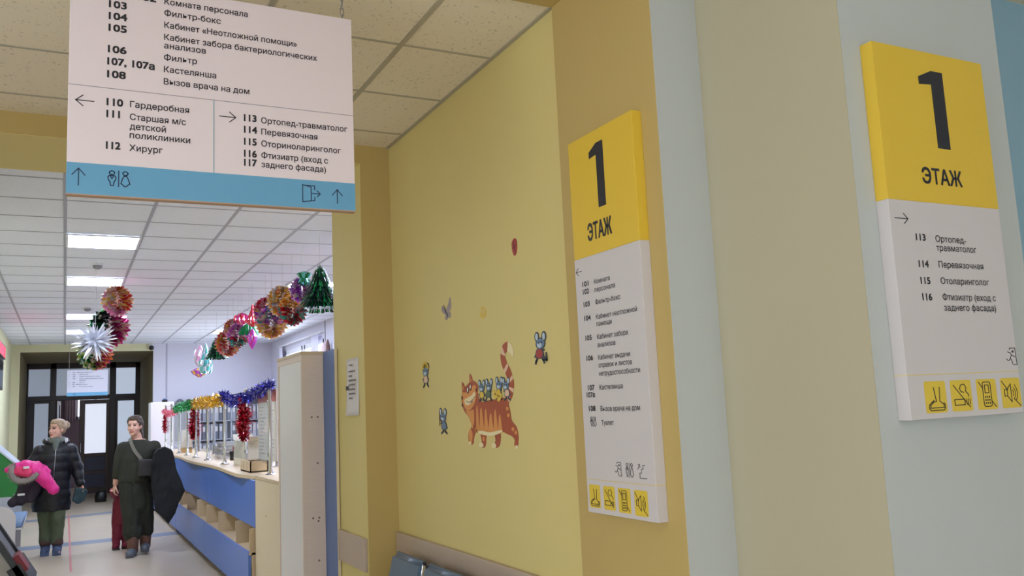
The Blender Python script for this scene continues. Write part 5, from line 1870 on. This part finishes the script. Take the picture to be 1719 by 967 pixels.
bc = thing('winter_coat', 'black winter coat draped over the second woman\'s bent arm, hem trailing down', 'coat', (.80, 11.98, 0))
mb = MB()
mb.prism([(.19, 1.22), (.24, 1.285), (.32, 1.295), (.40, 1.25), (.435, 1.15), (.45, 1.02), (.545, .745), (.47, .60), (.44, .48), (.365, .35), (.30, .44), (.215, .53), (.195, .64), (.17, .8), (.155, 1.0), (.165, 1.12)], 'y', -.26, -.12)
mb.limb([(.21, -.14, 1.08), (.33, -.02, 1.13), (.38, .02, 1.02)], [.07, .10, .08])
mb.prism([(.24, 1.2), (.40, 1.2), (.45, 1.0), (.50, .78), (.42, .62), (.30, .62), (.27, .9)], 'y', -.13, .02)
fused('cloth', mb, mat('coat_jet', (12, 12, 15), .8), bc, .010, 2, .022, 6, None, 9.0)

# ---- child in the dark red suit
kd = thing('person', 'small child in a dark red snowsuit half hidden behind the second woman', 'person', (.655, 12.74, 0))
R = Matrix.Rotation(math.radians(170), 3, 'Z')
HC = (.07, .0, .85)
mb = MB()
add_head(mb, HC, R, .80)
mb.limb([(.06, 0, .79), (.05, 0, .72)], [.04, .045])
mb.loft([(.03, 0, .36, .08, .06), (.03, 0, .5, .08, .065), (.04, 0, .64, .085, .06), (.05, 0, .72, .05, .04)], 16)
mb.limb([(-.03, 0, .68), (-.07, -.2, .72), (-.10, -.38, .775)], [.035, .03, .022])
mb.limb([(.12, 0, .67), (.16, .02, .54), (.17, 0, .43)], [.035, .03, .022])
add_hand(mb, (-.10, -.385, .777), (-.1, -.85, .2), (.3, 0, -1), (.9, 0, .3), .62, .6)
add_hand(mb, (.17, 0, .425), (.05, -.1, -1), (-1, 0, 0), (0, -1, 0), .62, .5)
mb.limb([(-.01, 0, .36), (-.025, .01, .06)], [.05, .03])
mb.limb([(.075, 0, .36), (.085, .04, .06)], [.05, .03])
fused('body', mb, SKINS, kd, .005, 2, classify=head_classes(HC, R, .8))
M_BURG = mat('suit_burgundy', (124, 26, 50), .65, vary=.08, vscale=8)
mb = MB()
mb.loft([(.03, 0, .32, .108, .09), (.03, 0, .45, .115, .095), (.035, 0, .60, .112, .09), (.045, 0, .70, .09, .075), (.055, 0, .76, .055, .05)], 22)
mb.limb([(-.03, 0, .68), (-.075, -.2, .725), (-.098, -.36, .772)], [.058, .05, .040])
mb.limb([(.12, 0, .67), (.16, .02, .54), (.17, 0, .45)], [.055, .05, .042])
mb.limb([(-.015, 0, .36), (-.03, .01, .11)], [.072, .055])
mb.limb([(.075, 0, .36), (.085, .04, .12)], [.072, .055])
fused('snowsuit', mb, M_BURG, kd, .008, 2, .010, 12)
mb = MB()
mb.ball(Vector(HC) + Vector((0, 0, .025)), (.083, .09, .085), 18)
mb.ball(Vector(HC) + Vector((0, .01, .115)), .028, 10)
fused('hat', mb, M_BURG, kd, .007, 2, .003, 20)
for x, y in ((-.03, .005), (.085, .035)):
    mb = MB()
    mb.limb([(x, y, .12), (x, y, .06)], [.05, .05])
    mb.limb([(x, y, .045), (x - .015, y - .07, .04)], [.046, .04])
    b_ = fused('boot', mb, M_BURG, kd, .007, 2)
    MB().rbox(x - .05, x + .04, y - .115, y + .045, 0, .018, .004).build('sole', M_BLACK, b_)
